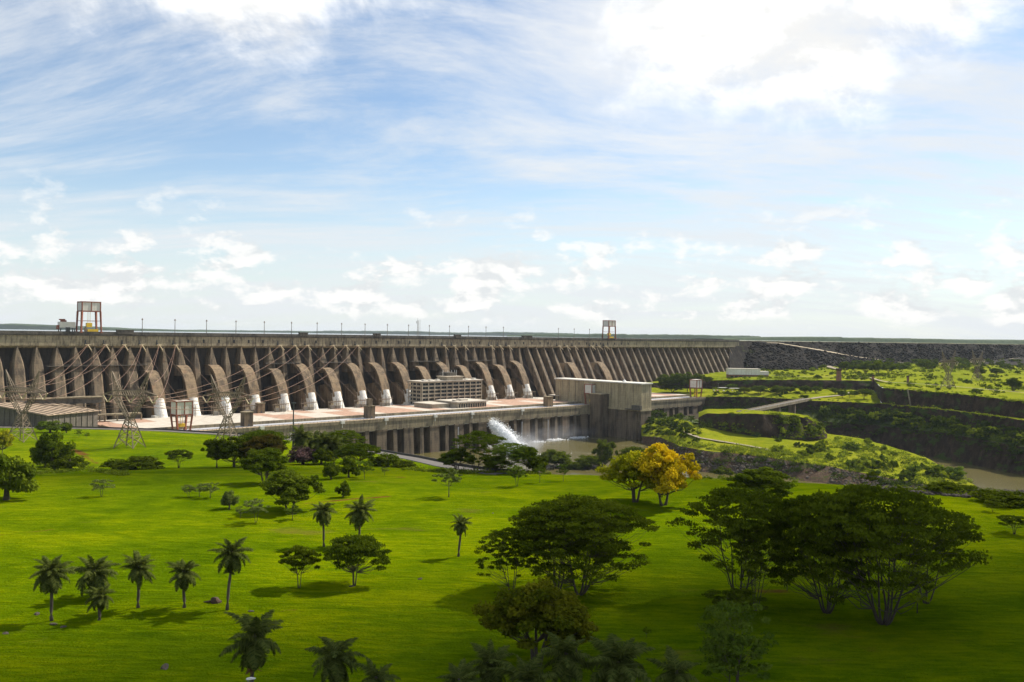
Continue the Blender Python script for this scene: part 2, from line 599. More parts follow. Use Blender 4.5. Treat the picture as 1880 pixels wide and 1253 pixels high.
def dirt_line(p0, p1, wd, amt):
    a, b = hit(*p0), hit(*p1)
    ab = np.array((b.x - a.x, b.y - a.y))
    L2 = (ab ** 2).sum()
    tt = np.clip(((GX - a.x) * ab[0] + (GY - a.y) * ab[1]) / L2, 0, 1)
    dd = np.hypot(GX - a.x - tt * ab[0], GY - a.y - tt * ab[1])
    np.maximum(DIRT, amt * np.clip(1.2 - dd / wd, 0, 1), out=DIRT)


for p0, p1, wd, amt in [((-5, 983), (95, 973), 2.0, 0.5), ((95, 973), (125, 968), 1.2, 0.35), ((612, 920), (715, 912), 1.7, 0.75), ((560, 925), (612, 920), 1.2, 0.5),
                        ((133, 826), (155, 836), 4, 0.8), ((155, 838), (180, 852), 3, 0.6), ((55, 829), (75, 830), 3, 0.6),
                        ((715, 890), (740, 887), 1.5, 0.5), ((1000, 1072), (1080, 1080), 2.5, 0.35), ((1395, 1085), (1440, 1085), 2.5, 0.6), ((515, 1122), (540, 1120), 0.9, 0.5),
                        ((880, 872), (915, 873), 2.5, 0.5), ((725, 876), (740, 877), 2, .6), ((1540, 1180), (1600, 1195), 3, .4), ((925, 1208), (990, 1210), 2, .35)]:
    dirt_line(p0, p1, wd, amt)

na, ny = LH.shape
_v = np.stack([GX, GY, LH], -1).reshape(-1, 3)
_i = np.arange(na * ny).reshape(na, ny)
_fq = np.stack([_i[:-1, :-1], _i[1:, :-1], _i[1:, 1:], _i[:-1, 1:]], -1).reshape(-1, 4)
lawn = obj('ground', npmesh('ground', _v, _fq, M['lawn'], True, {'dirt': ('POINT', DIRT.ravel())}))
tag(lawn, kind='structure')

# road slab with a low wall on its outer side
mb = MB()
mw = MB()
prevr = None
for i in range(len(rx)):
    t0 = Vector((rx[min(i + 1, len(rx) - 1)] - rx[max(i - 1, 0)], ry[min(i + 1, len(rx) - 1)] - ry[max(i - 1, 0)], 0)).normalized()
    nrm = Vector((-t0.y, t0.x, 0))
    c = Vector((rx[i], ry[i], rzv[i]))
    pr = [c + nrm * 4.0 + Vector((0, 0, -0.5)), c + nrm * 3.7 + Vector((0, 0, 0.06)), c - nrm * 3.7 + Vector((0, 0, 0.06)), c - nrm * 4.0 + Vector((0, 0, -0.5))]
    wl = [c + nrm * 5.1 + Vector((0, 0, -1.0)), c + nrm * 5.1 + Vector((0, 0, 1.0)), c + nrm * 4.7 + Vector((0, 0, 1.0)), c + nrm * 4.7 + Vector((0, 0, -1.0))]
    if prevr:
        b = len(mb.v)
        mb.add(prevr[0] + pr, [(0, 1, 5, 4), (1, 2, 6, 5), (2, 3, 7, 6)])
        mw.add(prevr[1] + wl, [(0, 1, 5, 4), (1, 2, 6, 5), (2, 3, 7, 6)])
    prevr = (pr, wl)
tag(mb.obj('road', M['asphalt']), kind='structure')
M['darkwall'] = mat_plain('dark weathered wall', (0.05, 0.045, 0.04), 0.9)
tag(mw.obj('roadside_wall', M['darkwall']), 'low dark wall along the outer edge of the service road below the lawn', 'wall')

# ------------------------------------------------------------------ river, reservoir, far shore
WATER = -125.0
mb = MB()
mb.add([(-1800, 250, WATER), (3200, 250, WATER), (3200, 1320, WATER), (-1800, 1320, WATER)], [(0, 1, 2, 3)])
tag(mb.obj('river', M['river']), kind='structure')

UX, UY = math.sin(R(46.5)), math.cos(R(46.5))        # along the dam
NX, NY = UY, -UX                                     # downstream
DAM_N = -905.0
DROT = math.atan2(UY, UX)
DORG = (DAM_N * NX, DAM_N * NY, 0.0)


def D(x, y, z=0.0):
    """dam frame (x along the crest, y upstream, z) to world"""
    return Vector((DORG[0] + x * UX - y * NX, DORG[1] + x * UY - y * NY, z))


crest_line = [(1340, 1645), (1440, 1740), (1560, 1850), (1700, 1960), (1880, 2100), (2300, 2380), (2900, 2800)]
mb = MB()
pl = [D(-2500, 6), D(1441, 6)] + [Vector((colx(x) * (Y + 20), Y + 20, 0)) for x, Y in crest_line[1:]] + [Vector((12000, 7000, 0)), Vector((12000, 15500, 0)), Vector((-12000, 15500, 0)), Vector((-12000, 2500, 0))]
mb.add([(p.x, p.y, -8.5) for p in pl], [tuple(range(len(pl)))])
tag(mb.obj('reservoir', M['lake']), kind='structure')


def far_ridge(name, pts, Y, seed, step=26.0, depth=700):
    """wooded far shore: pts = (px, height above lake)"""
    rr = random.Random(seed)
    x0, x1 = colx(pts[0][0]) * Y, colx(pts[-1][0]) * Y
    n = int((x1 - x0) / step)
    rings = []
    for i in range(n + 1):
        X = x0 + (x1 - x0) * i / n
        px = X / Y * F + CX
        h = float(np.interp(px, [p[0] for p in pts], [p[1] for p in pts]))
        tr = noise.noise((X * 0.02, seed, 0)) * 4 + rr.random() * 4.5 + noise.noise((X * 0.003, seed, 5)) * 7
        top = -8.5 + max(h + tr * min(1, h / 10), 0.4)
        rings.append([(X, Y, -9.5), (X, Y + 25, -8.5 + (top + 8.5) * 0.75), (X, Y + 60, top), (X, Y + depth, top * 0.9), (X, Y + depth * 1.5, -9.5)])
    mb = MB()
    mb.loft(rings, False)
    return tag(mb.obj(name, M['hill']), kind='structure')


far_ridge('hills', [(-700, 60), (-200, 60), (0, 52), (110, 44), (200, 26), (330, 12), (420, 0)], 9000, 3)
far_ridge('hills', [(250, 20), (560, 30), (640, 44), (760, 50), (840, 40), (900, 56), (1000, 60), (1100, 40)], 13500, 5)
far_ridge('hills', [(930, 8), (1000, 24), (1100, 30), (1300, 36), (1400, 30)], 7600, 8, 20)
far_ridge('hills', [(1330, 6), (1400, 15), (1450, 20), (1600, 23), (1720, 19), (1900, 21), (2300, 26), (2700, 26)], 5200, 9, 13)


# ------------------------------------------------------------------ right bank: terraces as lofted strips between terrain edges
class Bank:
    def __init__(self, cols):
        self.x = np.array([c[0] for c in cols], float)
        self.rows = np.array([c[1] for c in cols], float)     # [col, row, (Y, z)]

    def at(self, px, row):
        r0 = int(min(row, self.rows.shape[1] - 1.0001))
        fr = row - r0
        y = np.interp(px, self.x, self.rows[:, r0, 0]) * (1 - fr) + np.interp(px, self.x, self.rows[:, r0 + 1, 0]) * fr
        z = np.interp(px, self.x, self.rows[:, r0, 1]) * (1 - fr) + np.interp(px, self.x, self.rows[:, r0 + 1, 1]) * fr
        return Vector((colx(px) * y, y, z))

    def strip(self, name, mat, r0, r1, nsub, step=4.0, jit=0.0, zj=0.0, seed=1, x0=None, x1=None, edge=0.0):
        xs = np.arange(x0 or self.x[0], (x1 or self.x[-1]) + .01, step)
        rs = np.linspace(r0, r1, nsub * (r1 - r0) + 1)
        v = np.zeros((len(xs), len(rs), 3))
        for i, x in enumerate(xs):
            for j, r in enumerate(rs):
                p = self.at(x, r)
                mid = edge + (1 - edge) * min(1, 3 * min(r - r0, r1 - r) / (r1 - r0))
                # shared wobble so that neighbouring strips meet
                wob = 4.0 * noise.noise((p.x * .02, p.y * .02, 7.0)) + 2.4 * noise.noise((p.x * .08, p.y * .08, 3.0))
                p.z += .5 * noise.noise((p.x * .06, p.y * .06, 1.0)) + .3 * noise.noise((p.x * .2, p.y * .2, 8.0))
                if jit:
                    q = noise.noise((p.x * .07, p.y * .05, p.z * .10 + seed)) * 1.0 + 0.6 * noise.noise((p.x * .22, p.y * .2, p.z * .25 + seed))
                    p.y += q * jit * mid
                p.y += wob
                if zj:
                    p.z += mid * zj * (noise.noise((p.x * .02, p.y * .012, seed)) + .4 * noise.noise((p.x * .08, p.y * .06, seed)))
                v[i, j] = p
        n, mth = len(xs), len(rs)
        ii = np.arange(n * mth).reshape(n, mth)
        f = np.stack([ii[:-1, :-1], ii[1:, :-1], ii[1:, 1:], ii[:-1, 1:]], -1).reshape(-1, 4)
        o = obj(name, npmesh(name, v.reshape(-1, 3), f, mat, True))
        return tag(o, kind='structure')


pen = Bank([
    (1180, [(1030, -126), (1036, -117), (1058, -107), (1095, -101), (1200, -104)]),
    (1215, [(985, -126), (995, -114), (1040, -107), (1090, -101), (1200, -107)]),
    (1250, [(880, -126), (893, -111), (985, -104), (1060, -99), (1190, -110)]),
    (1290, [(814, -126), (832, -107), (900, -101), (965, -97), (1185, -111)]),
    (1400, [(797, -126), (817, -110), (890, -103), (960, -99), (1150, -112)]),
    (1480, [(770, -126), (790, -112), (885, -106), (972, -103), (1080, -120)]),
    (1520, [(760, -126), (782, -113), (880, -107), (972, -104.5), (1040, -127)]),
    (1580, [(738, -126), (760, -115), (862, -109), (955, -107), (1000, -127)]),
    (1640, [(718, -126), (738, -117), (835, -112), (920, -112), (955, -127)]),
    (1700, [(705, -126), (722, -119), (800, -114), (868, -115.5), (895, -127)]),
    (1745, [(702, -126), (718, -121), (770, -117.5), (818, -120), (838, -127)]),
    (1785, [(725, -126), (735, -123.6), (752, -122), (765, -123.5), (778, -127)]),
    (1800, [(745, -127), (748, -126.3), (752, -126), (756, -126.3), (760, -127)]),
])
pen.strip('riverbank', M['brownbank'], 0, 1, 5, 3, 1.5, 1.2, 1)
pen.strip('terrace', M['terrace'], 1, 3, 8, 4, 0, 1.6, 2)
pen.strip('terrace', M['scrubbase'], 3, 4, 5, 5, 0, 0.5, 3)

mound = Bank([
    (1285, [(985, -100), (990, -90), (1012, -86), (1040, -100)]),
    (1300, [(960, -98), (966, -83.5), (1010, -82), (1045, -100)]),
    (1360, [(920, -100), (930, -80), (985, -79.5), (1030, -102)]),
    (1400, [(900, -102), (912, -78.5), (960, -79), (1010, -104)]),
    (1450, [(902, -103), (918, -80), (962, -80.5), (1005, -106)]),
    (1485, [(908, -104), (925, -83.5), (965, -84), (1000, -108)]),
    (1508, [(920, -104.5), (938, -92), (962, -93), (985, -110)]),
    (1522, [(940, -106), (946, -103), (956, -104), (965, -110)]),
])
mound.strip('cliff', M['cliff'], 0, 1, 9, 3, 3.6, 0, 4)
mound.strip('terrace', M['terrace'], 1, 2, 6, 4, 0, 1.5, 5)
mound.strip('cliff', M['scrubbase'], 2, 3, 3, 5, 1, 0, 6)

bank = Bank([
    (1180, [(1200, -112), (1300, -108), (1304, -100), (1310, -90), (1385, -80), (1391, -74), (1480, -72), (1560, -71)]),
    (1296, [(1185, -113), (1262, -107), (1266, -98), (1272, -86), (1365, -79), (1371, -67), (1500, -64), (1640, -60)]),
    (1310, [(1180, -113), (1245, -106), (1250, -97), (1258, -84), (1360, -79), (1366, -66), (1500, -63), (1640, -59)]),
    (1400, [(1150, -113), (1218, -104), (1223, -96), (1230, -82), (1330, -74.5), (1337, -62.5), (1500, -58), (1655, -57)]),
    (1480, [(1080, -126), (1090, -100), (1115, -90), (1122, -78), (1290, -72), (1298, -60), (1500, -56), (1730, -53)]),
    (1540, [(1045, -126), (1056, -100), (1080, -91), (1088, -77), (1268, -72), (1276, -59), (1470, -55), (1790, -51)]),
    (1606, [(1016, -126), (1028, -100), (1050, -92), (1058, -76), (1245, -71.5), (1253, -58), (1420, -54.5), (1840, -49)]),
    (1620, [(1010, -126), (1022, -100), (1045, -92), (1052, -76), (1066, -76.5), (1072, -58), (1400, -54), (1850, -49)]),
    (1740, [(920, -126), (932, -98), (960, -93), (968, -76), (985, -77), (992, -58), (1350, -55), (1930, -47)]),
    (1880, [(822, -126), (834, -100), (860, -95), (868, -77), (895, -78), (903, -61), (1300, -58), (2050, -47)]),
    (2150, [(700, -126), (712, -100), (735, -95), (742, -77), (770, -78), (778, -61), (1250, -58), (2250, -46)]),
    (2600, [(560, -126), (572, -100), (595, -95), (602, -77), (640, -78), (648, -61), (1250, -58), (2450, -46)]),
])
bank.strip('cliff', M['cliff'], 0, 1, 10, 3, 6.0, 0, 11)
bank.strip('scrub_ledge', M['scrubbase'], 1, 2, 4, 4, 0, 1.0, 12)
bank.strip('cliff', M['cliff'], 2, 3, 8, 3, 3.5, 0, 13)
bank.strip('terrace', M['terrace'], 3, 4, 6, 4, 0, 0.5, 14)
bank.strip('cliff', M['cliff'], 4, 5, 9, 3, 3.2, 0, 15)
bank.strip('plateau', M['plateau'], 5, 7, 14, 6, 0, 3.0, 16)

rockfill = Bank([(x, [(Y - 68, -58 if x < 1500 else -52), (Y - 3, -4.4), (Y, -3.6), (Y + 9, -3.7), (Y + 26, -10)]) for x, Y in crest_line])
rockfill.strip('rockfill_slope', M['rockfill'], 0, 1, 14, 4, 0, 2.2, 21, edge=.3)
M['crestgrass'] = mat_plain('dry crest grass', (0.13, 0.125, 0.05), 0.95, .3, .1)
rockfill.strip('dam_road', M['crestgrass'], 1, 4, 1, 8)
spur = Bank([
    (1338, [(1640, -52), (1676, -6), (1690, -6)]),
    (1372, [(1596, -60), (1680, -5), (1695, -5)]),
    (1407, [(1580, -62), (1684, -7), (1702, -7)]),
    (1450, [(1564, -60), (1655, -28), (1690, -28)]),
    (1492, [(1556, -59), (1598, -44), (1660, -45)]),
    (1505, [(1570, -58), (1580, -55), (1640, -56)]),
])
spur.strip('rockfill_slope', M['rockfill'], 0, 1, 12, 3, 0, 2.4, 22, edge=.3)
spur.strip('rockfill_slope', M['rockfill'], 1, 2, 2, 4, 0, 1.0, 23)
ramp = Bank([
    (1404, [(1640, -56), (1690, -7.5), (1712, -6.5)]),
    (1430, [(1645, -55), (1696, -8.0), (1718, -7.0)]),
    (1500, [(1690, -54), (1744, -20), (1766, -18.8)]),
    (1560, [(1745, -52), (1792, -32), (1816, -30.8)]),
    (1640, [(1828, -51), (1848, -44), (1872, -43)]),
    (1670, [(1850, -50), (1870, -47), (1884, -47)]),
])
ramp.strip('rockfill_slope', M['rockfill'], 0, 1, 10, 3, 0, 2.0, 24, edge=.3)
M['ramp'] = mat_plain('pale earth ramp', (0.33, 0.27, 0.18), 0.95, 0.25, 0.2)
ramp.strip('dirt_ramp', M['ramp'], 1, 2, 1, 5)
ramp2 = Bank([(1770, [(1890, -48), (1925, -46), (1940, -46)]), (1830, [(1870, -48), (1925, -40), (1940, -40)]), (1900, [(1870, -48), (1940, -30), (1955, -30)]), (2100, [(1950, -48), (2050, -6), (2065, -6)])])
ramp2.strip('rockfill_slope', M['rockfill'], 0, 1, 8, 4, 0, 1.5, 25, edge=.3)
ramp2.strip('dirt_ramp', M['ramp'], 1, 2, 1, 5)

# ------------------------------------------------------------------ concrete and paint
M['crest'] = mat_concrete('pale crest concrete', (0.36, 0.295, 0.19), (0.085, 0.066, 0.048), 0.85, 0.10, 0.45)
M['parapet'] = mat_concrete('blackened parapet concrete', (0.115, 0.10, 0.08), (0.04, 0.035, 0.03), 0.9, 0.12, 0.3)
M['buttress'] = mat_concrete('brown stained concrete', (0.180, 0.133, 0.083), (0.034, 0.025, 0.018), 0.85, 0.035, 0.35, rust=(0.16, 0.085, 0.045))
M['facewall'] = mat_concrete('dark recess concrete', (0.050, 0.039, 0.031), (0.016, 0.013, 0.012), 0.9, 0.04, 0.35)  # darker base tone than the ribs, for set-back walls
M['casing'] = mat_concrete('brown casing concrete', (0.215, 0.150, 0.085), (0.055, 0.038, 0.024), 0.85, 0.05, 0.3, rust=(0.22, 0.12, 0.06))
M['pier'] = mat_concrete('river pier concrete', (0.165, 0.122, 0.076), (0.033, 0.025, 0.019), 0.85, 0.03, 0.3, rust=(0.15, 0.08, 0.045))
M['girder'] = mat_concrete('girder concrete', (0.27, 0.22, 0.135), (0.085, 0.066, 0.045), 0.8, 0.05, 0.5)
M['hall'] = mat_concrete('hall concrete', (0.42, 0.345, 0.21), (0.16, 0.125, 0.08), 0.8, 0.03, 0.5)
M['white'] = mat_concrete('white painted steel', (0.74, 0.72, 0.67), (0.48, 0.41, 0.32), 0.5, 0.05, 0.5, 0.1)
M['whitepanel'] = mat_plain('off white cladding', (0.62, 0.59, 0.52), 0.6, 0.12, 0.3)
M['orange'] = mat_plain('orange red crane paint', (0.22, 0.068, 0.035), 0.6, 0.2, 0.5)
M['yellow'] = mat_plain('yellow paint', (0.72, 0.48, 0.03), 0.5, 0.15, 0.5)
M['steel'] = mat_plain('dull galvanised steel', (0.22, 0.20, 0.17), 0.55, 0.2, 0.5, 0.3)
M['rustysteel'] = mat_plain('weathered lattice steel', (0.20, 0.15, 0.10), 0.7, 0.25, 0.5)
M['darksteel'] = mat_plain('dark steel', (0.05, 0.05, 0.05), 0.5, 0.2, 0.5)
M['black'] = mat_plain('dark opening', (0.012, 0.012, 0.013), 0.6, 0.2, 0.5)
M['cable'] = mat_plain('copper brown cable', (0.24, 0.13, 0.08), 0.6, 0.1, 0.5)
M['glass'] = mat_plain('dark window glass', (0.035, 0.04, 0.045), 0.12, 0.3, 0.6)
M['redroof'] = mat_plain('pinkish red tile deck', (0.37, 0.225, 0.155), 0.85, 0.3, 0.25)
M['whitedeck'] = mat_plain('pale deck paving', (0.47, 0.42, 0.35), 0.85, 0.14, 0.2)
M['bluedeck'] = mat_plain('blue grey roadway', (0.38, 0.385, 0.41), 0.8, 0.1, 0.2)
M['orangedeck'] = mat_plain('ochre walkway', (0.38, 0.265, 0.15), 0.85, 0.2, 0.2)
M['slab'] = mat_concrete('office slab concrete', (0.42, 0.36, 0.27), (0.20, 0.165, 0.12), 0.6, 0.2, 0.4, 0.2)
M['barnroof'] = mat_plain('faded brown roof sheet', (0.36, 0.265, 0.18), 0.8, 0.2, 0.15)
M['barnwall'] = mat_concrete('grey board wall', (0.17, 0.145, 0.115), (0.07, 0.058, 0.048), 0.8, 0.02, 0.8)
M['brick'] = mat_plain('brown brick', (0.22, 0.11, 0.07), 0.9, 0.25, 0.4)

P0 = 342.0                      # first penstock, then every 34 m
STEP = 34.0
YP = -45.0                      # penstock feet, in front of the crest line


def face_y(z, s=41.0):          # downstream line of the buttress noses
    return -4.0 - (-16.0 - z) * (s / 74.0)


STEEP = 17.0                    # the hollow main dam is much steeper than the wing


dam = thing('dam', 'long grey concrete buttress dam stretching across the whole valley', 'dam', DORG, DROT)
# anchor brackets of the power lines: groups of six and three
ORD = ['first', 'second', 'third', 'fourth', 'fifth', 'sixth', 'seventh', 'eighth', 'ninth', 'tenth', 'eleventh', 'twelfth', 'thirteenth', 'fourteenth', 'fifteenth', 'sixteenth', 'seventeenth', 'eighteenth', 'nineteenth', 'twentieth', 'twenty-first', 'twenty-second', 'twenty-third', 'twenty-fourth']
anchors = []
for px in (157, 190, 224, 256, 288, 318, 510, 537, 560, 607, 630, 652, 811, 829, 848, 897, 913, 929, 1022, 1036, 1050, 1082, 1095, 1108):
    dd = ray(px, 634)
    # meet the plane of the crest wall (dam y = -5)
    nn = dd.x * NX + dd.y * NY
    s_ = (DAM_N + 5.0) / nn
    wpt = dd * s_
    lx = (wpt.x - DORG[0]) * UX + (wpt.y - DORG[1]) * UY
    anchors.append(lx)
# crest wall, one panel a block
XS0, XS1 = 36.0, 1441.0
nblk = int((XS1 - 2) / 17.0)
mb = MB()
mb.box(-8.37, 8.37, -4.4, 7.0, -15.8, -4.6)
mb.hexa([(-8.37, -4.4, -15.8), (8.37, -4.4, -15.8), (8.37, -1.0, -18.0), (-8.37, -1.0, -18.0)][::1] +
        [(-8.37, -4.399, -15.79), (8.37, -4.399, -15.79), (8.37, 6.0, -15.79), (-8.37, 6.0, -15.79)])
panel_me = mb.mesh('crest_panel', M['crest'])
mb = MB()
mb.box(-8.5, 8.5, -5.1, -4.3, -6.2, -2.0)
mb.box(-8.5, 8.5, -5.6, -4.1, -5.0, -4.6)
para_me = mb.mesh('parapet', M['parapet'])
mb = MB()
mb.box(-1.0, 1.0, -4.75, -4.35, -12.6, -9.2)
vent_me = mb.mesh('vent', M['black'])
for k in range(3, nblk + 1):
    x = P0 + 8.5 + 17.0 * (k - 20)
    if x < XS0 or x > XS1: continue
    obj('crest_panel', panel_me, dam, (x, 0, 0.05 * math.sin(k * 2.1)))
    obj('parapet', para_me, dam, (x, 0, 0))
    if 320 < x < 1120:
        if min(abs(x - q) for q in anchors) > 5: obj('vent', vent_me, dam, (x + 0.3 * math.sin(k), 0, 0))
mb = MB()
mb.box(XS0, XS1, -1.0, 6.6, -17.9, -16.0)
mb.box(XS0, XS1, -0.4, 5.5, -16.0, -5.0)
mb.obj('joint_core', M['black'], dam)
mb = MB()
mb.box(XS0, XS1, -4.3, 9.0, -4.6, -3.2)
mb.box(XS0, XS1, 8.4, 9.0, -3.2, -2.2)
mb.obj('crest_road', M['parapet'], dam)

# dark face behind the buttresses, a slab per 34 m
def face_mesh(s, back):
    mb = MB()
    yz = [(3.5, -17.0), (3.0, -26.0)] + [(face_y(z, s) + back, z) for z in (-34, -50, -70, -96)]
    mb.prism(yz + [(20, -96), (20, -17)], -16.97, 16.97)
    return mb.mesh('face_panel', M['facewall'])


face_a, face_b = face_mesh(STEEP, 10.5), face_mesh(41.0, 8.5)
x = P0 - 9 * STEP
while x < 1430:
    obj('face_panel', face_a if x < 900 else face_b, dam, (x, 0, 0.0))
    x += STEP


def buttress_mesh(name, wtop, w, zend, s, depth=10.0):
    """wedge headed rib that widens downward"""
    mb = MB()
    rings = []
    for z, ww in [(-16.6, 0.3), (-20, wtop * .42), (-25, wtop * .8), (-31, w * .82), (-38, w), (-55, w * 1.03), (-75, w * 1.06), (-96, w * 1.1)]:
        if z < zend:
            z = zend
        y = face_y(z, s)
        b = y + depth
        n = ww * .72
        rings.append([(-ww, b, z), (-ww, y + 1.5, z), (-n, y, z), (n, y, z), (ww, y + 1.5, z), (ww, b, z)])
        if z == zend: break
    mb.loft(rings)
    return mb.mesh(name, M['buttress'])


but_full = buttress_mesh('buttress', 3.4, 5.2, -96, 22.0, 12)
but_slim = buttress_mesh('buttress', 2.4, 3.4, -96, STEEP, 13)
but_head = buttress_mesh('buttress', 3.4, 5.0, -47, STEEP, 12)
but_mid = buttress_mesh('buttress', 2.2, 3.1, -96, 41.0)
but_wing = buttress_mesh('buttress', 1.4, 2.7, -96, 41.0)
for k in range(-18, 66):
    x = P0 + 17.0 * k
    if x < XS0 or x > XS1 - 4: continue
    if k < 0:
        me = but_full
    elif k <= 31:
        me = but_head if k % 2 == 0 else but_slim
    elif x < 1110:
        me = but_mid
    else:
        me = but_wing
    obj('buttress', me, dam, (x + 0.4 * math.sin(k * 3.3), 0, 0))


def casing_mesh(z0, flat):
    """curved concrete hood that carries the penstock away from the face"""
    if flat:
        pts = [(2, z0), (-13, z0 - .4), (-20, z0 - 2.0), (-26.5, -48.5), (-32.5, -56), (-37, -64), (-40.3, -73)]
    else:
        pts = [(2, z0), (-8, z0 - .3), (-14, z0 - 1.6), (-20, z0 - 4.4), (-25.5, -44.5), (-31, -52), (-36.3, -62), (-40.3, -73)]
    mb = MB()
    # curved roof slab, closed on the far side, open towards the near side
    n = len(pts)
    inner = []
    for q in range(n):
        y, z = pts[q]
        y0, z0_ = pts[max(q - 1, 0)]
        y1, z1 = pts[min(q + 1, n - 1)]
        L = math.hypot(y1 - y0, z1 - z0_)
        inner.append((y - (z1 - z0_) / L * -2.6 * -1, z + (y1 - y0) / L * 2.6))
    for q in range(n - 1):
        mb.prism([pts[q], pts[q + 1], inner[q + 1], inner[q]], -5.6, 5.6)
    mb.prism(inner + [(-33, -73), (-27, -89), (6, -89)], 3.6, 5.55)
    mb.prism([(-37.0, -71.5), (-33.8, -77), (-28, -89), (6, -89), (6, -64), (-18, -60)], -5.2, 3.55)
    return mb.mesh('penstock_casing', M['casing'])


cas_a, cas_b = casing_mesh(-35.5, False), casing_mesh(-40.5, True)
mb = MB()
ax = [(0, -35.6, -69.0), (0, -37.2, -73.2), (0, -39.8, -79.0), (0, -42.5, -85.0), (0, -44.0, -89.0)]
mb.tube(ax, [5.2, 5.35, 5.6, 5.8, 6.1], 24)
pen_me = mb.mesh('penstock', M['white'], False)
mb = MB()
for i, (p, r_) in enumerate([(ax[1], 5.5), (ax[2], 5.75), (ax[3], 5.95)]):
    q = Vector(p)
    dr = Vector((0, -2.6, -7)).normalized()
    mb.tube([q - dr * .3, q + dr * .3], r_, 24)
ring_me = mb.mesh('ring', M['whitepanel'])
mb = MB()
mb.box(-8.0, 8.0, -53, -36, -88.5, -85.9)
mb.box(-9.0, -6.3, -50, -40, -85.9, -83.6)
plinth_me = mb.mesh('plinth', M['whitepanel'])
for k in range(16):
    x = P0 + STEP * k
    obj('penstock_casing', cas_b if k in (0, 4, 6, 10, 12, 14) else cas_a, dam, (x, 0, 0))
    p = obj('penstock', pen_me, dam, (x, 0, 0))
    p.data = pen_me
    obj('ring', ring_me, p)
    obj('plinth', plinth_me, p)
# the two unfinished casings further right
for x, s in [(962, 1.25), (1030, 1.25)]:
    obj('penstock_casing', cas_b, dam, (x, 0, 2), (0, 0, 0), (s, 1.0, 1.0))
    mb = MB()
    mb.hexa([(-6, -12, -60), (6, -20, -60), (6, -10, -60), (-6, -8, -60), (-14, -15, -40), (9, -20, -40), (9, -6, -40), (-14, -6, -40)])
    mb.obj('spur_wall', M['casing'], dam, loc=(x - 12, 0, 0))
# service galleries under the heads
for x0, x1, z in [(P0 - 95, P0 - 2, -35), (P0 + 128, P0 + 172, -35), (P0 + 200, P0 + 238, -35), (P0 + 330, P0 + 378, -35), (P0 + 420, P0 + 465, -35)]:
    mb = MB()
    fy = face_y(z, STEEP)
    mb.box(x0, x1, fy - 4.0, fy + 2, z - .5, z)
    for i in range(int((x1 - x0) / 6)):
        mb.box(x0 + i * 6, x0 + i * 6 + .3, fy - 4.0, fy - 3.8, z, z + 1.4)
    mb.box(x0, x1, fy - 4.0, fy - 3.8, z + 1.2, z + 1.4)
    mb.obj('gallery', M['parapet'], dam)
mb = MB()
mb.box(-.8, .8, -6.0, -4.3, -14.8, -13.0)
mb.box(-.45, .45, -5.0, -4.3, -13.0, -10.2)
mb.tube([(0, -4.5, -14.2), (0.5, -10, -14.8)], [.45, .35], 6)
brk_me = mb.mesh('cable_bracket', M['darksteel'])
mb = MB()
mb.tube([(0.5, -10, -14.8), (1.6, -17, -20)], [.5, .4], 6)
mb.tube([(0.5, -10, -14.8), (5, -9, -22)], [.25, .25], 6)
mb.tube([(-2, -10, -14.8), (3, -10, -14.8)], [.3, .3], 6)
ins_me = mb.mesh('insulator', M['yellow'])
M['insul'] = mat_plain('pale tan insulator', (0.50, 0.40, 0.24), 0.5, 0.15, 0.5)
for lx in anchors:
    b = obj('cable_bracket', brk_me, dam, (lx, 0, 0))
    obj('insulator', ins_me, b, mat=M['insul'])

# crest boxes
for px, wd in [(228, 16), (555, 10), (690, 9), (838, 10), (961, 8), (970, 8)]:
    dd = ray(px, 612)
    s_ = (DAM_N + 2) / (dd.x * NX + dd.y * NY)
    lx = (dd.x * s_ - DORG[0]) * UX + (dd.y * s_ - DORG[1]) * UY
    mb = MB()
    mb.box(lx - wd / 2, lx + wd / 2, -6.3, -2.0, -4, -.2)
    mb.box(lx - wd / 2 - .4, lx + wd / 2 + .4, -6.6, -1.6, -.2, .15)
    mb.obj('stair_head', M['parapet'], dam)


def dam_x(px, ly):
    """position along the dam, at frame line y = ly, seen in photo column px"""
    a = colx(px)
    n = DAM_N - ly
    Y = n / (a * NX + NY)
    return (a * Y - DORG[0]) * UX + (Y - DORG[1]) * UY


# lamp masts along the crest
mb = MB()
mb.tube([(0, 0, -3.2), (0, 0, 11.5)], [.42, .26], 8)
mast_me = mb.mesh('pole', M['steel'])
mb = MB()
mb.tube([(0, 0, 10.9), (0, 0, 12.1)], [.7, .55], 8)
mb.box(-.9, .9, -.9, .9, 10.5, 10.8)
head_me = mb.mesh('lamp_head', M['rustysteel'])
mast_px = (261, 321, 379, 433, 485, 535, 582, 627, 670, 711, 750, 788, 825, 860, 892, 924, 1025, 1054, 1082)
for i, px in enumerate(mast_px):
    p = D(dam_x(px, 5), 5, 0)
    t = thing('lamp_mast', ORD[i] + ' slim grey lamp mast from the left in the row along the dam crest', 'lamp mast', p, 0, 'lamp masts along the dam crest')
    obj('pole', mast_me, t)
    obj('lamp_head', head_me, t)
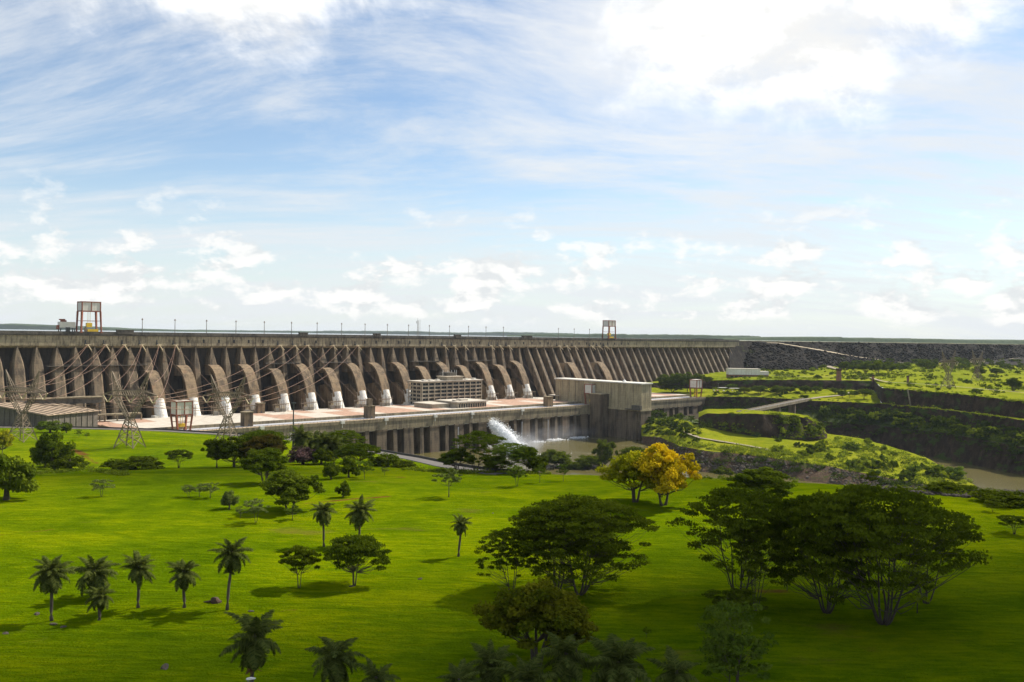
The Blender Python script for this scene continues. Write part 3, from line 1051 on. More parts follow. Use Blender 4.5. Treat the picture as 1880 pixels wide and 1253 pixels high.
# radio mast
p = D(dam_x(767, 5), 5, 0)
t = thing('radio_mast', 'taller lattice radio mast with antennas among the lamp masts on the crest', 'radio mast', p)
mb = MB()
for sx, sy in ((-.9, -.9), (.9, -.9), (.9, .9), (-.9, .9)):
    mb.tube([(sx, sy, -3), (sx * .5, sy * .5, 18)], .16, 4)
for i in range(10):
    z = -3 + i * 2.1
    mb.tube([(-.9, -.9, z), (.9, .9, z + 2.1)], .1, 4)
    mb.tube([(.9, -.9, z), (-.9, .9, z + 2.1)], .1, 4)
mb.obj('lattice', M['steel'], t)
mb = MB()
mb.tube([(2.6, 0, -3), (2.6, 0, 19)], .18, 6)
mb.tube([(-.5, 0, 18), (-.5, 0, 21)], .15, 6)
mb.tube([(-1.8, 0, 14), (-1.8, 0, 17)], .35, 6)
mb.obj('antenna', M['steel'], t)

# ------------------------------------------------------------------ gantry cranes
def crane_parts(t, legs_h, wd, dp, cab_h, spread):
    """four leaning legs, a white panelled cabin in an orange frame, a yellow hoist"""
    top = legs_h + cab_h
    w2, d2 = wd / 2, dp / 2
    b2, e2 = w2 + spread, d2 + spread * .6
    for sx in (-1, 1):
        for sy in (-1, 1):
            mb = MB()
            mb.tube([(sx * b2, sy * e2, 0), (sx * w2, sy * d2, legs_h)], [.9, 1.15], 4)
            mb.box(sx * b2 - 1.1, sx * b2 + 1.1, sy * e2 - 1.6, sy * e2 + 1.6, -.1, 1.3)
            mb.obj('leg', M['orange'], t)
    fr = MB()
    for z in (legs_h, top):
        fr.box(-w2 - .5, w2 + .5, -d2 - .5, -d2 + .3, z - .5, z + .45)
        fr.box(-w2 - .5, w2 + .5, d2 - .3, d2 + .5, z - .5, z + .45)
        fr.box(-w2 - .5, -w2 + .3, -d2 + .3, d2 - .3, z - .5, z + .45)
        fr.box(w2 - .3, w2 + .5, -d2 + .3, d2 - .3, z - .5, z + .45)
    for sx in (-1, 1):
        for sy in (-1, 1):
            fr.box(sx * w2 - .5, sx * w2 + .5, sy * d2 - .5, sy * d2 + .5, legs_h, top)
    fr.box(-.4, .4, -d2 - .45, -d2 + .2, legs_h, top)
    fr.obj('frame', M['orange'], t)
    zm = legs_h * .55
    for sy in (-1, 1):
        mb = MB(); mb.tube([(-(b2 + w2) / 2, sy * (e2 + d2) / 2, zm), ((b2 + w2) / 2, sy * (e2 + d2) / 2, zm)], .35, 4); mb.obj('brace', M['orange'], t)
    q = 3
    mb = MB()
    mb.box(0, wd / (2 * q) - .08, -.15, .15, 0, cab_h - .9)
    pm = mb.mesh('cabin_panel', M['whitepanel'])
    for i in range(2 * q):
        for sy in (-1, 1):
            obj('cabin_panel', pm, t, (-w2 + .04 + i * wd / (2 * q), sy * d2 * .985, legs_h + .45))
    mb = MB()
    mb.box(-.15, .15, 0, dp / q - .08, 0, cab_h - .9)
    pm = mb.mesh('cabin_panel', M['whitepanel'])
    for i in range(q):
        for sx in (-1, 1):
            obj('cabin_panel', pm, t, (sx * w2 * .985, -d2 + .04 + i * dp / q, legs_h + .45))
    mb = MB()
    mb.box(-w2, w2, -d2, d2, top + .1, top + .4)
    mb.obj('roof', M['whitepanel'], t)
    mb = MB()
    mb.tube([(-1, 0, legs_h), (-1, 0, legs_h * .42)], .2, 5)
    mb.tube([(1, 0, legs_h), (1, 0, legs_h * .42)], .2, 5)
    mb.box(-2.6, 2.6, -1.6, 1.6, legs_h * .26, legs_h * .46)
    mb.obj('hoist_block', M['yellow'], t)


def crane_at(px, ly, z, label, legs_h, wd, dp, cab_h, spread, rz=DROT):
    t = thing('gantry_crane', label, 'gantry crane', D(dam_x(px, ly), ly, z), rz, 'gantry cranes')
    crane_parts(t, legs_h, wd, dp, cab_h, spread)
    return t


crane_at(163, 0, -3.2, 'tall gantry crane with wide white cabin on the left part of the dam crest', 21, 17, 13, 9, .8)
crane_at(1118, 0, -3.2, 'gantry crane with white cabin standing on the right part of the dam crest', 20, 16, 12, 9, .6)
crane_at(335, -160, -87, 'orange gantry crane at the left end of the powerhouse deck behind the lawn', 14.5, 14, 12, 11.5, -1.6)
crane_at(1088, -167, -87, 'orange gantry crane on the deck beside the long concrete hall', 14.5, 14, 12, 11.5, -1.6)
crane_at(1279, -167, -87, 'far orange gantry crane at the right end of the powerhouse deck', 14.5, 13, 12, 11.5, -1.6)
# small yellow trolleys at the feet of the two crest cranes
for px, lab in [(170, 'yellow lifting beam lying between the legs of the left crest crane'), (1122, 'yellow lifting beam between the legs of the right crest crane')]:
    t = thing('lifting_beam', lab, 'lifting beam', D(dam_x(px, -1), -1, -3.2), DROT)
    mb = MB()
    mb.box(-5, 5, -1, 1, 1.2, 3.6); mb.box(-4, -3, -1.2, 1.2, 0, 1.2); mb.box(3, 4, -1.2, 1.2, 0, 1.2)
    mb.obj('beam', M['yellow'], t)
    mb = MB()
    mb.box(-7.5, -5.4, -1, 1, 0, 4.6); mb.tube([(-6.4, 0, 4.6), (-6.4, 0, 6.4)], .5, 6)
    mb.obj('winch', M['rustysteel'], t)
# cleaning machine left of the crest crane
t = thing('trash_rake', 'low cabin machine with a red top on the dam crest left of the tall crane', 'machine', D(dam_x(122, 0), 0, -3.2), DROT)
for i, (sx, sy) in enumerate(((-1, -1), (1, -1), (1, 1), (-1, 1))):
    mb = MB(); mb.tube([(sx * 6.4, sy * 3, 0), (sx * 6, sy * 3, 4.4)], .5, 4); mb.obj('leg', M['darksteel'], t)
mb = MB(); mb.box(-7, 7, -3.6, 3.6, 4.4, 10.2); mb.obj('cabin', M['whitepanel'], t)
mb = MB(); mb.box(-2, 2, -4.3, -3.6, 1, 5.0); mb.box(-7.4, 7.4, -3.9, 3.9, 4.0, 4.5); mb.obj('chassis', M['darksteel'], t)
mb = MB(); mb.box(-5.2, -.6, -2, 2, 10.2, 11.8); mb.box(-6.6, -1.5, -1.2, 1.2, 11.8, 13.0); mb.box(-8.8, -7, -2, 2, 3, 7); mb.obj('winch_house', M['orange'], t)

# ------------------------------------------------------------------ powerhouse
ph = thing('powerhouse', 'long low powerhouse with red and white deck and tall piers rising from the river', 'powerhouse', DORG, DROT)
PX0, PX1 = 268.0, 1083.0
YE = -179.0
mb = MB()
mb.box(PX0, PX1, YE + 1.5, -28, -98, -87)
mb.obj('deck', M['whitedeck'], ph)
mb = MB()
mb.box(PX0, PX1, YE - .4, YE + 1.5, -88.2, -85.9)
mb.obj('edge_kerb', M['girder'], ph)
mb = MB()
mb.box(PX0, PX1, YE + 1.5, YE + 14, -87, -86.9)
mb.obj('walkway', M['orangedeck'], ph)
mb = MB()
mb.box(PX0, PX1, YE + 14, YE + 28, -87, -86.6)
mb.obj('roadway', M['bluedeck'], ph)
mb = MB()
mb.box(PX0, 840, YE + 28, YE + 30, -87, -83.9)
mb.box(870, PX1, YE + 28, YE + 30, -87, -83.9)
mb.obj('step_wall', M['girder'], ph)
rnd = random.Random(4)
k = 0
x = PX0
while x < PX1 - 5:
    x1 = min(x + STEP / 2, PX1)
    if not (838 < x1 and x < 868):
        red = (x < 300 and rnd.random() < .3) or (400 < x and rnd.random() < (.75 if x > 480 else .35))
        yb = -60 if red else -54
        mb = MB()
        mb.box(x + .1, x1 - .1, YE + 30, -95, -85.5, -84.4)
        mb.obj('roof_panel', M['redroof'] if red else M['whitedeck'], ph)
        mb = MB()
        mb.box(x + .1, x1 - .1, -94.8, -54, -86.5, -85.0 + .05 * (k % 2))
        mb.obj('roof_panel', M['redroof'] if rnd.random() < (.45 if x > 430 else .12) else M['whitedeck'], ph)
    k += 1
    x = x1
# girder, piers
x = PX0
mb = MB(); mb.box(.12, STEP - .12, YE, YE + 1.4, -97.0, -88.2); gm = mb.mesh('girder_panel', M['girder'])
mb = MB(); mb.box(.5, STEP - .5, YE - .5, YE + 1.4, -88.9, -88.25); gl = mb.mesh('girder_ledge', M['girder'])
mb = MB(); mb.hexa([(-6.4, YE - 1.0, -128), (6.4, YE - 1.0, -128), (6.4, YE + 16, -128), (-6.4, YE + 16, -128), (-6.0, YE + .6, -97.1), (6.0, YE + .6, -97.1), (6.0, YE + 16, -97.1), (-6.0, YE + 16, -97.1)])
mb.box(-6.9, 6.9, YE - .2, YE + 12, -98.7, -97.1)
pw_me = mb.mesh('pier', M['pier'])
mb = MB(); mb.hexa([(-2.6, YE - .6, -128), (2.6, YE - .6, -128), (2.6, YE + 16, -128), (-2.6, YE + 16, -128), (-2.2, YE + .8, -97.1), (2.2, YE + .8, -97.1), (2.2, YE + 16, -97.1), (-2.2, YE + 16, -97.1)])
ps_me = mb.mesh('pier', M['pier'])
mb = MB(); mb.box(0, STEP, YE + 11, YE + 12, -128, -96.9)
mb.box(8, 12, YE + 9.6, YE + 11.2, -112, -101); mb.box(22, 26, YE + 9.6, YE + 11.2, -112, -101)
bw_me = mb.mesh('back_wall', M['facewall'])
while x < PX1 - 1:
    if x + STEP > PX1 + 14: break
    obj('girder_panel', gm, ph, (x, 0, 0)); obj('girder_ledge', gl, ph, (x, 0, 0))
    obj('back_wall', bw_me, ph, (x, 0, 0))
    if not (835 < x + 4 < 866): obj('pier', pw_me, ph, (x + 4, 0, 0))
    if not (835 < x + 21 < 866): obj('pier', ps_me, ph, (x + 21, 0, 0))
    x += STEP
mb = MB(); mb.box(x, x + 8, YE - .6, YE + 60, -128, -87.02); mb.obj('end_wall', M['pier'], ph)
# slender drain pipes and lamps on the pier face
for px in (844, 961, 1009):
    lx = dam_x(px, YE - 2)
    mb = MB(); mb.tube([(lx, YE - 1.6, -126), (lx, YE - 1.6, -100)], .45, 6); mb.obj('drain_pipe', M['bluedeck'], ph)
# kerb railings of the deck edge: posts and rails
mb = MB()
x = PX0
while x < PX1:
    mb.box(x, x + .25, YE, YE + .25, -85.9, -84.7)
    x += 4.0
mb.box(PX0, PX1, YE + .02, YE + .2, -84.8, -84.6)
mb.obj('railing', M['rustysteel'], ph)
for px in (482, 630, 710, 800, 868, 960):
    lx = dam_x(px, YE)
    mb = MB(); mb.box(lx - 2, lx + 2, YE - 2.2, YE + .5, -88.0, -85.2); mb.box(lx - .3, lx + .3, YE - 1, YE, -92, -88); mb.obj('outlook', M['whitepanel'], ph)


def block(name, label, cat, px, ly, wd, dp, h, m, z=-87, cap=None):
    t = thing(name, label, cat, D(dam_x(px, ly), ly, z), DROT)
    mb = MB(); mb.box(-wd / 2, wd / 2, -dp / 2, dp / 2, 0, h); mb.obj('shaft', m, t)
    mb = MB(); mb.box(-wd / 2 - .4, wd / 2 + .4, -dp / 2 - .4, dp / 2 + .4, h, h + .7); mb.obj('cap', M['girder'], t)
    mb = MB(); mb.box(-1, 1, -dp / 2 - .12, -dp / 2 + .1, .2, 2.6); mb.obj('door', M['darksteel'], t)
    if cap:
        mb = MB(); mb.box(-wd * .3, wd * .25, -dp * .3, dp * .3, h + .7, h + .7 + cap); mb.obj('vent_house', m, t)
    return t


block('stair_tower', 'small square concrete tower on the left third of the powerhouse deck', 'stair tower', 455, YE + 21, 8.5, 8, 13, M['buttress'])
block('stair_tower', 'square concrete tower with a smaller block on top near the middle of the deck', 'stair tower', 680, YE + 21, 8.5, 8, 12.5, M['buttress'], cap=7)
block('stair_tower', 'short concrete tower on the deck just left of the long hall', 'stair tower', 1008, YE + 21, 9, 8, 12, M['casing'])
block('stair_tower', 'brown concrete block beside the foot of the second penstock tower from left', 'stair tower', 479, -62, 8, 6, 10, M['casing'], z=-85)

# ------------------------------------------------------------------ assembly hall
hall = thing('assembly_hall', 'large windowless concrete hall with flat pale roof reaching out into the river', 'hall', DORG, DROT)
HX, HW = 842.0, 20.0
ys = np.linspace(-103, -247, 13)
for i in range(12):
    y0, y1 = ys[i], ys[i + 1]
    mb = MB(); mb.box(HX, HX + 1.2, y1 + .05, y0 - .05, -87.6, -57.2); mb.obj('wall_panel', M['hall'], hall)
    mb = MB(); mb.box(HX - .5, HX, y1 - .35, y1 + .35, -87, -57.4); mb.obj('wall_rib', M['hall'], hall)
mb = MB(); mb.box(HX + 1.2, HX + HW, -247, -103, -87.5, -57.2); mb.obj('wall', M['hall'], hall)
mb = MB(); mb.box(HX - 1.4, HX + HW + 1, -248.5, -102, -57.2, -55.9); mb.obj('roof', M['whitepanel'], hall)
mb = MB(); mb.box(HX - 1.5, HX + HW, -247.6, -179.5, -90, -87.6); mb.obj('ledge', M['hall'], hall)
mb = MB()
mb.box(HX, HX + HW, -247, -179.5, -128, -90)
mb.obj('substructure', M['pier'], hall)
for y in (-190, -206, -224, -240):
    mb = MB(); mb.box(HX - 1.3, HX, y - 1.6, y + 1.6, -128, -90); mb.obj('pier', M['pier'], hall)
mb = MB(); mb.box(HX - 16, HX - .05, -196, -178.5, -128, -72); mb.obj('tower', M['pier'], hall)
mb = MB(); mb.box(HX - 16.5, HX - .1, -196.5, -178, -72, -71.2); mb.obj('tower_cap', M['hall'], hall)
mb = MB()
mb.tube([(HX + 8, -214, -56), (HX + 8, -214, -53)], [3.2, .4], 12)
mb.obj('roof_dome', M['white'], hall)
mb = MB(); mb.box(HX - 5, HX - 1.5, -249.5, -236, -87.5, -83); mb.box(HX - 6, HX - 1.5, -250, -226, -88.4, -87.7); mb.obj('balcony', M['parapet'], hall)

# low canopy left of the hall on the deck
t = thing('loading_shelter', 'low open flat roofed shelter on the deck against the left side of the hall', 'shelter', D(dam_x(1030, -100), -100, -85), DROT)
mb = MB(); mb.box(-14, 22, -10, 8, 5.5, 6.3); mb.obj('roof', M['whitedeck'], t)
for x in (-13, -2, 9, 20):
    mb = MB(); mb.box(x, x + .8, -9.6, -8.8, 0, 5.5); mb.obj('column', M['darksteel'], t)
mb = MB(); mb.box(-12, 20, 2, 7, 0, 5.4); mb.obj('wall', M['facewall'], t)

# ------------------------------------------------------------------ office block on the deck
off = thing('office_building', 'six storey pale office building with open floor slabs on the powerhouse deck', 'office building', DORG, DROT)
OX0, OX1, OY0, OY1 = 641.0, 738.0, -73.0, -47.0
FH = 4.6
mb = MB(); mb.box(OX0 + 2.2, OX1 - 2.2, OY0 + 2.2, OY1 - 2, -86, -59); mb.obj('core', M['slab'], off)
for i in range(7):
    z = -86 + i * FH
    mb = MB()
    mb.box(OX0, OX1, OY0, OY1, z - .6, z + .9 if i else z)
    mb.obj('floor_slab', M['slab'], off)
    if i < 6:
        nwin = 16
        for j in range(nwin):
            xa = OX0 + 2.4 + j * (OX1 - OX0 - 4.8) / nwin
            mb = MB(); mb.box(xa + .25, xa + (OX1 - OX0 - 4.8) / nwin - .25, OY0 + 2.0, OY0 + 2.25, z + 1.2, z + FH - .8); mb.obj('window', M['glass'], off)
        for j in range(4):
            ya = OY0 + 3 + j * (OY1 - OY0 - 5) / 4
            mb = MB(); mb.box(OX0 + 2.0, OX0 + 2.25, ya + .3, ya + (OY1 - OY0 - 5) / 4 - .3, z + 1.2, z + FH - .8); mb.obj('window', M['glass'], off)
for j in range(11):
    x = OX0 + 1 + j * (OX1 - OX0 - 2) / 10
    mb = MB(); mb.box(x - .45, x + .45, OY0 - .7, OY0 - .05, -86, -58.2); mb.obj('column', M['slab'], off)
for j in range(4):
    y = OY0 + 1 + j * (OY1 - OY0 - 2) / 3
    mb = MB(); mb.box(OX0 - .7, OX0 - .05, y - .45, y + .45, -86, -58.2); mb.obj('column', M['slab'], off)
mb = MB(); mb.box(OX0 - 1, OX1 + 1, OY0 - 1, OY1 + 1, -57.4, -56.7); mb.obj('roof', M['whitedeck'], off)
mb = MB(); mb.box(OX0 + 40, OX0 + 66, OY0 + 1, OY1 - 6, -56.7, -52.6); mb.box(OX0 + 38.5, OX0 + 67.5, OY0, OY1 - 5, -52.6, -51.8); mb.obj('plant_room', M['slab'], off)
mb = MB(); mb.box(OX0 + 50, OX0 + 64, OY0 + 12, OY1 + 4, -51.8, -47.5); mb.obj('lift_house', M['parapet'], off)
for x in (44, 52, 58, 63, 66):
    mb = MB(); mb.tube([(OX0 + x, OY0 + 14, -52), (OX0 + x, OY0 + 14, -44.5)], .35, 5); mb.obj('antenna', M['white'], off)
for x in (8, 18, 29, 75, 88):
    mb = MB(); mb.box(OX0 + x, OX0 + x + 4, OY0 + 6, OY0 + 11, -56.7, -55); mb.obj('roof_unit', M['whitepanel'], off)
ann = thing('annex_building', 'low pale flat roofed annex standing in front of the six storey offices', 'annex', DORG, DROT)
AX0, AX1, AY0, AY1 = dam_x(842, -138), dam_x(896, -138), -138.0, -100.0
mb = MB(); mb.box(AX0 + .5, AX1 - .5, AY0 + .8, AY1, -86, -78.4); mb.obj('wall', M['slab'], ann)
mb = MB(); mb.box(AX0 - 1, AX1 + 1, AY0 - .6, AY1 + .5, -78.4, -77.0); mb.obj('roof', M['whitedeck'], ann)
nw = 12
for j in range(nw):
    xa = AX0 + 1 + j * (AX1 - AX0 - 2) / nw
    mb = MB(); mb.box(xa + .5, xa + (AX1 - AX0 - 2) / nw - .5, AY0 + .55, AY0 + .8, -84.5, -80); mb.obj('window', M['glass'], ann)
    mb = MB(); mb.box(xa - .25, xa + .3, AY0 - .3, AY0 + .8, -86, -78.4); mb.obj('column', M['slab'], ann)
mb = MB(); mb.box(AX0 - 26, AX0 - 1.2, AY0 + 14, AY1 + 10, -86, -80.2); mb.obj('side_wing', M['slab'], ann)
mb = MB(); mb.box(AX0 - 27, AX0 - 1.2, AY0 + 13, AY1 + 11, -80.2, -79.4); mb.obj('wing_roof', M['whitedeck'], ann)
mb = MB(); mb.box(AX0 + 12, AX0 + 22, AY0 + 8, AY0 + 18, -77, -75); mb.box(AX0 + 3, AX0 + 8, AY0 + 8, AY0 + 14, -77, -75.6); mb.obj('roof_unit', M['whitedeck'], ann)

# ------------------------------------------------------------------ barn at the left end
C = Vector((-386, 724, 0))
e = Vector((.35, .937, 0)); g = Vector((-.937, .35, 0))
barn = thing('warehouse', 'long grey warehouse with a shallow brown sheet roof at the far left', 'warehouse', (C.x, C.y, -89), math.atan2(e.y, e.x))
# frame: x along the eave, y along the gable
Lb, Wb = 54.0, 72.0
roof_z = lambda y: 17.0 + min(y, 66) * 6.6 / 66 - max(0, y - 66) * 6.6 / 66
mb = MB(); mb.loft([[(x, 0, 0), (x, 0, 16.8), (x, 66, 23.2), (x, Wb, 22.6), (x, Wb, 0)] for x in (0.4, Lb - .4)]); mb.obj('wall', M['barnwall'], barn)
for i in range(12):
    y = i * 6.0
    mb = MB(); mb.box(-.15, .4, y, y + .5, 0, roof_z(y) - .5); mb.obj('wall_batten', M['barnwall'], barn)
for i in range(9):
    mb = MB(); mb.box(i * 6, i * 6 + .5, -.5, .1, 0, 16.4); mb.obj('wall_batten', M['barnwall'], barn)
nst = 18
for i in range(nst):
    y0, y1 = -2 + i * (Wb + 4) / nst, -2 + (i + 1) * (Wb + 4) / nst
    z0, z1 = roof_z(y0) if y0 > 0 else 17.0 + y0 * .1, roof_z(y1)
    mb = MB(); mb.hexa([(-2, y0, z0), (Lb + 2, y0, z0), (Lb + 2, y1 - .25, z1), (-2, y1 - .25, z1), (-2, y0, z0 + .55), (Lb + 2, y0, z0 + .55), (Lb + 2, y1 - .25, z1 + .45), (-2, y1 - .25, z1 + .45)])
    mb.obj('roof_sheet', M['barnroof'], barn)
mb = MB()
for i in range(10):
    x = -1.5 + i * 6.1
    mb.loft([[(x, -2.1, 17.2), (x + .4, -2.1, 17.2), (x + .4, -2.1, 17.75), (x, -2.1, 17.75)], [(x, 66, 24.0), (x + .4, 66, 24.0), (x + .4, 66, 24.5), (x, 66, 24.5)]])
mb.obj('roof_seams', M['barnwall'], barn)

# left end of the deck: low viaduct and gear between the warehouse and the first penstock
t = thing('pipe_rack', 'low pale viaduct on short columns between the warehouse and the first penstock', 'viaduct', D(292, -62, -88), DROT)
mb = MB(); mb.box(-45, 22, -4, 4, 8.6, 10.0); mb.obj('beam', M['girder'], t)
for x in range(-44, 23, 11):
    mb = MB(); mb.box(x, x + 1, -3, -1.6, 0, 8.6); mb.obj('column', M['girder'], t)
t = thing('control_hut', 'long low grey switch house on stilts at the dam foot left of the penstocks', 'switch house', D(262, -48, -86), DROT)
mb = MB(); mb.box(-40, 20, -6, 6, 18, 23); mb.obj('wall', M['parapet'], t)
mb = MB(); mb.box(-41, 21, -7, 7, 23, 23.8); mb.obj('roof', M['girder'], t)
for x in (-38, -24, -10, 4, 18):
    mb = MB(); mb.box(x, x + 1.2, -5.5, -4.3, 0, 18); mb.obj('column', M['parapet'], t)

# switchgear frames between the penstocks
rnd = random.Random(11)
for k in range(15):
    if 8 <= k <= 11: continue
    t = thing('switchgear_rack', 'steel switchgear rack on the deck right of the %s penstock from the left' % ORD[k], 'switchgear', D(P0 + STEP * (k + .5), -64, -85), DROT, 'switchgear racks between the penstocks')
    mb = MB()
    for x in (-7, -2, 3, 8):
        h = 9 + rnd.random() * 5
        mb.tube([(x, 0, 0), (x, 0, h)], .28, 5)
        mb.tube([(x, 5, 0), (x, 5, h - 1)], .28, 5)
    mb.tube([(-8, 0, 8.6), (9, 0, 8.6)], .28, 5); mb.tube([(-8, 5, 7.5), (9, 5, 7.5)], .28, 5); mb.tube([(3, 0, 8), (3, 5, 7.5)], .2, 5)
    mb.obj('frame', M['rustysteel'], t)
    mb = MB(); mb.box(-5.5, -1, 1.5, 5.5, 0, 4.2); mb.box(1.5, 6.5, 2, 6, 0, 3.4); mb.obj('cabinet', M['steel'], t)
    mb = MB()
    for x in (-4.5, -3.2, -2, 2.5, 4, 5.5):
        mb.tube([(x, 3.5, 3.4), (x + .3, 3.3, 6.6)], [.35, .2], 6)
    mb.obj('bushing', M['insul'], t)

# ------------------------------------------------------------------ lattice pylons and lines
def pylon_mesh(s):
    body = MB()
    B, Wst, zw = 6.4, 1.7, 17.0
    rad = .30

    def leg_at(sx, sy, z):
        q = z / zw
        return Vector((sx * (B * (1 - q) + Wst * q), sy * (B * (1 - q) + Wst * q) * .9, z))
    cs = [(-1, -1), (1, -1), (1, 1), (-1, 1)]
    for sx, sy in cs:
        body.tube([leg_at(sx, sy, -1.5), leg_at(sx, sy, zw)], rad * 1.25, 4)
    lv = [0.5, 6.5, 11.2, 14.6, 17.0]
    for a, b in zip(lv[:-1], lv[1:]):
        for i in range(4):
            p, q = cs[i], cs[(i + 1) % 4]
            body.tube([leg_at(*p, a), leg_at(*q, b)], rad * .6, 4)
            body.tube([leg_at(*q, a), leg_at(*p, b)], rad * .6, 4)
            body.tube([leg_at(*p, b), leg_at(*q, b)], rad * .55, 4)
    arm = MB()
    # two V arms rising from the waist
    zt = 33.5
    for s_ in (-1, 1):
        for sy in (-1, 1):
            for off_ in (-1.6, 1.6):
                arm.tube([Vector((s_ * 1.0 + off_ * .3, sy * 1.4, zw)), Vector((s_ * 9.0 + off_ * .8, sy * 1.2, 29.5)), Vector((s_ * 6.8 + off_ * .6, sy * 1.1, zt + 2.5))], rad * .8, 4)
        n = 7
        for i in range(n):
            q0, q1 = i / n, (i + 1) / n
            f = lambda q, o, sy: Vector((s_ * (1 + 8 * q) + o * (.3 + .5 * q), sy * 1.3, zw + 12.5 * q))
            for sy in (-1, 1):
                arm.tube([f(q0, -1.6, sy), f(q1, 1.6, sy)], rad * .5, 4)
                arm.tube([f(q0, 1.6, sy), f(q1, -1.6, sy)], rad * .5, 4)
    # cross arm
    cx = MB()
    for sy in (-1, 1):
        cx.tube([(-17.5, 0, 31.0), (-9, sy * 1.1, 30.2), (9, sy * 1.1, 30.2), (17.5, 0, 31.0)], rad * .85, 4)
        cx.tube([(-17.5, 0, 31.0), (-9, sy * 1.1, 33.4), (9, sy * 1.1, 33.4), (17.5, 0, 31.0)], rad * .85, 4)
    for i in range(12):
        x0 = -9 + i * 1.5
        for sy in (-1, 1):
            cx.tube([(x0, sy * 1.1, 30.2), (x0 + 1.5, sy * 1.1, 33.4)], rad * .5, 4)
            cx.tube([(x0, sy * 1.1, 33.4), (x0 + 1.5, sy * 1.1, 30.2)], rad * .5, 4)
    pk = []
    for s_ in (-1, 1):
        m_ = MB()
        tip = Vector((s_ * 12.2, 0, 44.5))
        for sy in (-1, 1):
            m_.tube([Vector((s_ * 6.2, sy * 1.1, 33.4)), tip], rad * .8, 4)
            m_.tube([Vector((s_ * 9.8, sy * 1.1, 33.2)), tip], rad * .8, 4)
        for i in range(6):
            q = i / 6
            m_.tube([Vector((s_ * 6.2, 1.1, 33.4)).lerp(tip, q), Vector((s_ * 9.8, -1.1, 33.2)).lerp(tip, q + .12)], rad * .45, 4)
            m_.tube([Vector((s_ * 9.8, 1.1, 33.2)).lerp(tip, q), Vector((s_ * 6.2, -1.1, 33.4)).lerp(tip, q + .12)], rad * .45, 4)
        pk.append(m_.mesh('earth_wire_peak', M['rustysteel']))
    ins = MB()
    ins.tube([(-3.0, 0, 30.4), (-.4, 0, 26.6), (.4, 0, 26.4), (3.0, 0, 30.4)], [.35, .4, .4, .35], 6)
    return body.mesh('tower_body', M['rustysteel']), arm.mesh('v_arm', M['rustysteel']), cx.mesh('cross_arm', M['rustysteel']), pk, ins.mesh('insulator', M['insul'])


pyl = pylon_mesh(1)


def pylon(p, label, rz=0.0, s=1.0, group='lattice pylons'):
    t = thing('pylon', label, 'pylon', p, rz, group)
    t.scale = (s, s, s)
    b, a, c, pk, i = pyl
    obj('tower_body', b, t); obj('v_arm', a, t); ca = obj('cross_arm', c, t)
    for m_ in pk: obj('earth_wire_peak', m_, t)
    for c_ in (-15, 0, 15): obj('insulator', i, ca, (c_, 0, 0))
    return t


pyl_spots = [
    (40, 811, 'lattice steel pylon at the far left in front of the warehouse', 1.02),
    (238, 822, 'lattice steel pylon on the lawn just right of the warehouse', 1.0),
    (417, 816, 'lattice steel pylon behind the dark bushes, rightmost of the left three', 0.98),
]
tops = []
for px, py, lab, s in pyl_spots:
    p = hit(px, py, 380)
    rz = R(-12)
    t = pylon(p, lab, rz, s)
    tops.append([p + Vector((math.cos(rz) * c * s, math.sin(rz) * c * s, 26.4 * s)) for c in (-15, 0, 15)])


def cable(a, b, sag, label, group, rad=.13, seg=22):
    mb = MB()
    pts = []
    for i in range(seg + 1):
        q = i / seg
        p = a.lerp(b, q)
        p.z -= sag * 4 * q * (1 - q)
        pts.append(p)
    mb.tube(pts, rad, 5)
    o = mb.obj('power_line', M['cable'])
    tag(o, label, 'power line', group)


apt = [D(lx + .5, -10, -14.8) for lx in anchors]
for i in range(6):
    e1 = tops[0][i % 3] if i < 3 else tops[1][i % 3]
    cable(apt[i], e1 + Vector((0.8 * (i % 2), 0, 0)), 11, 'heavy brown power line sagging from the %s bracket from the left under the dam crest' % ORD[i], 'power lines to the two left pylons')
    cable(apt[i], e1 + Vector((0.8 * (i % 2), 0, 7 + i)), 7, 'thin earth wire above the heavy line from the %s bracket under the left dam crest' % ORD[i], 'power lines to the two left pylons', .10)
for i in range(6, 12):
    e1 = tops[1][i % 3] if i < 9 else tops[2][i % 3]
    cable(apt[i], e1, 13, 'brown power line sagging left from the %s bracket from the left under the dam crest' % ORD[i], 'power lines to the pylons right of the warehouse')
# steep droppers from the crest to the switchgear
for i in range(12):
    for dxx in (5,):
        q = D(anchors[i] + 26 + 6 * (i % 3), -64, -77)
        cable(apt[i], q, 2.0, 'thin steep dropper line below the %s bracket from the left on the dam crest' % ORD[i], 'dropper lines on the dam face', .09, 8)
for i in range(12, 24):
    q = D(anchors[i] + 30, -55, -72)
    cable(apt[i], q, 1.0, 'thin steep dropper line below the %s bracket from the left on the dam crest' % ORD[i], 'dropper lines on the dam face', .09, 6)
# lines leaving the pylons to the left, over the lawn
for j, tp in enumerate(tops):
    for i in range(3):
        nxt = tops[j - 1][i] if j > 0 else Vector((-560, 470, -28 + 3 * i))
        cable(tp[i], nxt, 3.5 + i * .4, '%s heavy brown line running left from the %s of the left three pylons' % (('near side', 'middle', 'far side')[i], ('leftmost', 'middle one', 'rightmost')[j]), 'power lines from pylon to pylon')
        cable(tp[i] + Vector((0, 0, 4.5)), nxt + Vector((0, 0, 4.0)), 3.0, '%s thin upper wire running left from the %s of the left three pylons' % (('near side', 'middle', 'far side')[i], ('leftmost', 'middle one', 'rightmost')[j]), 'power lines from pylon to pylon', .09)

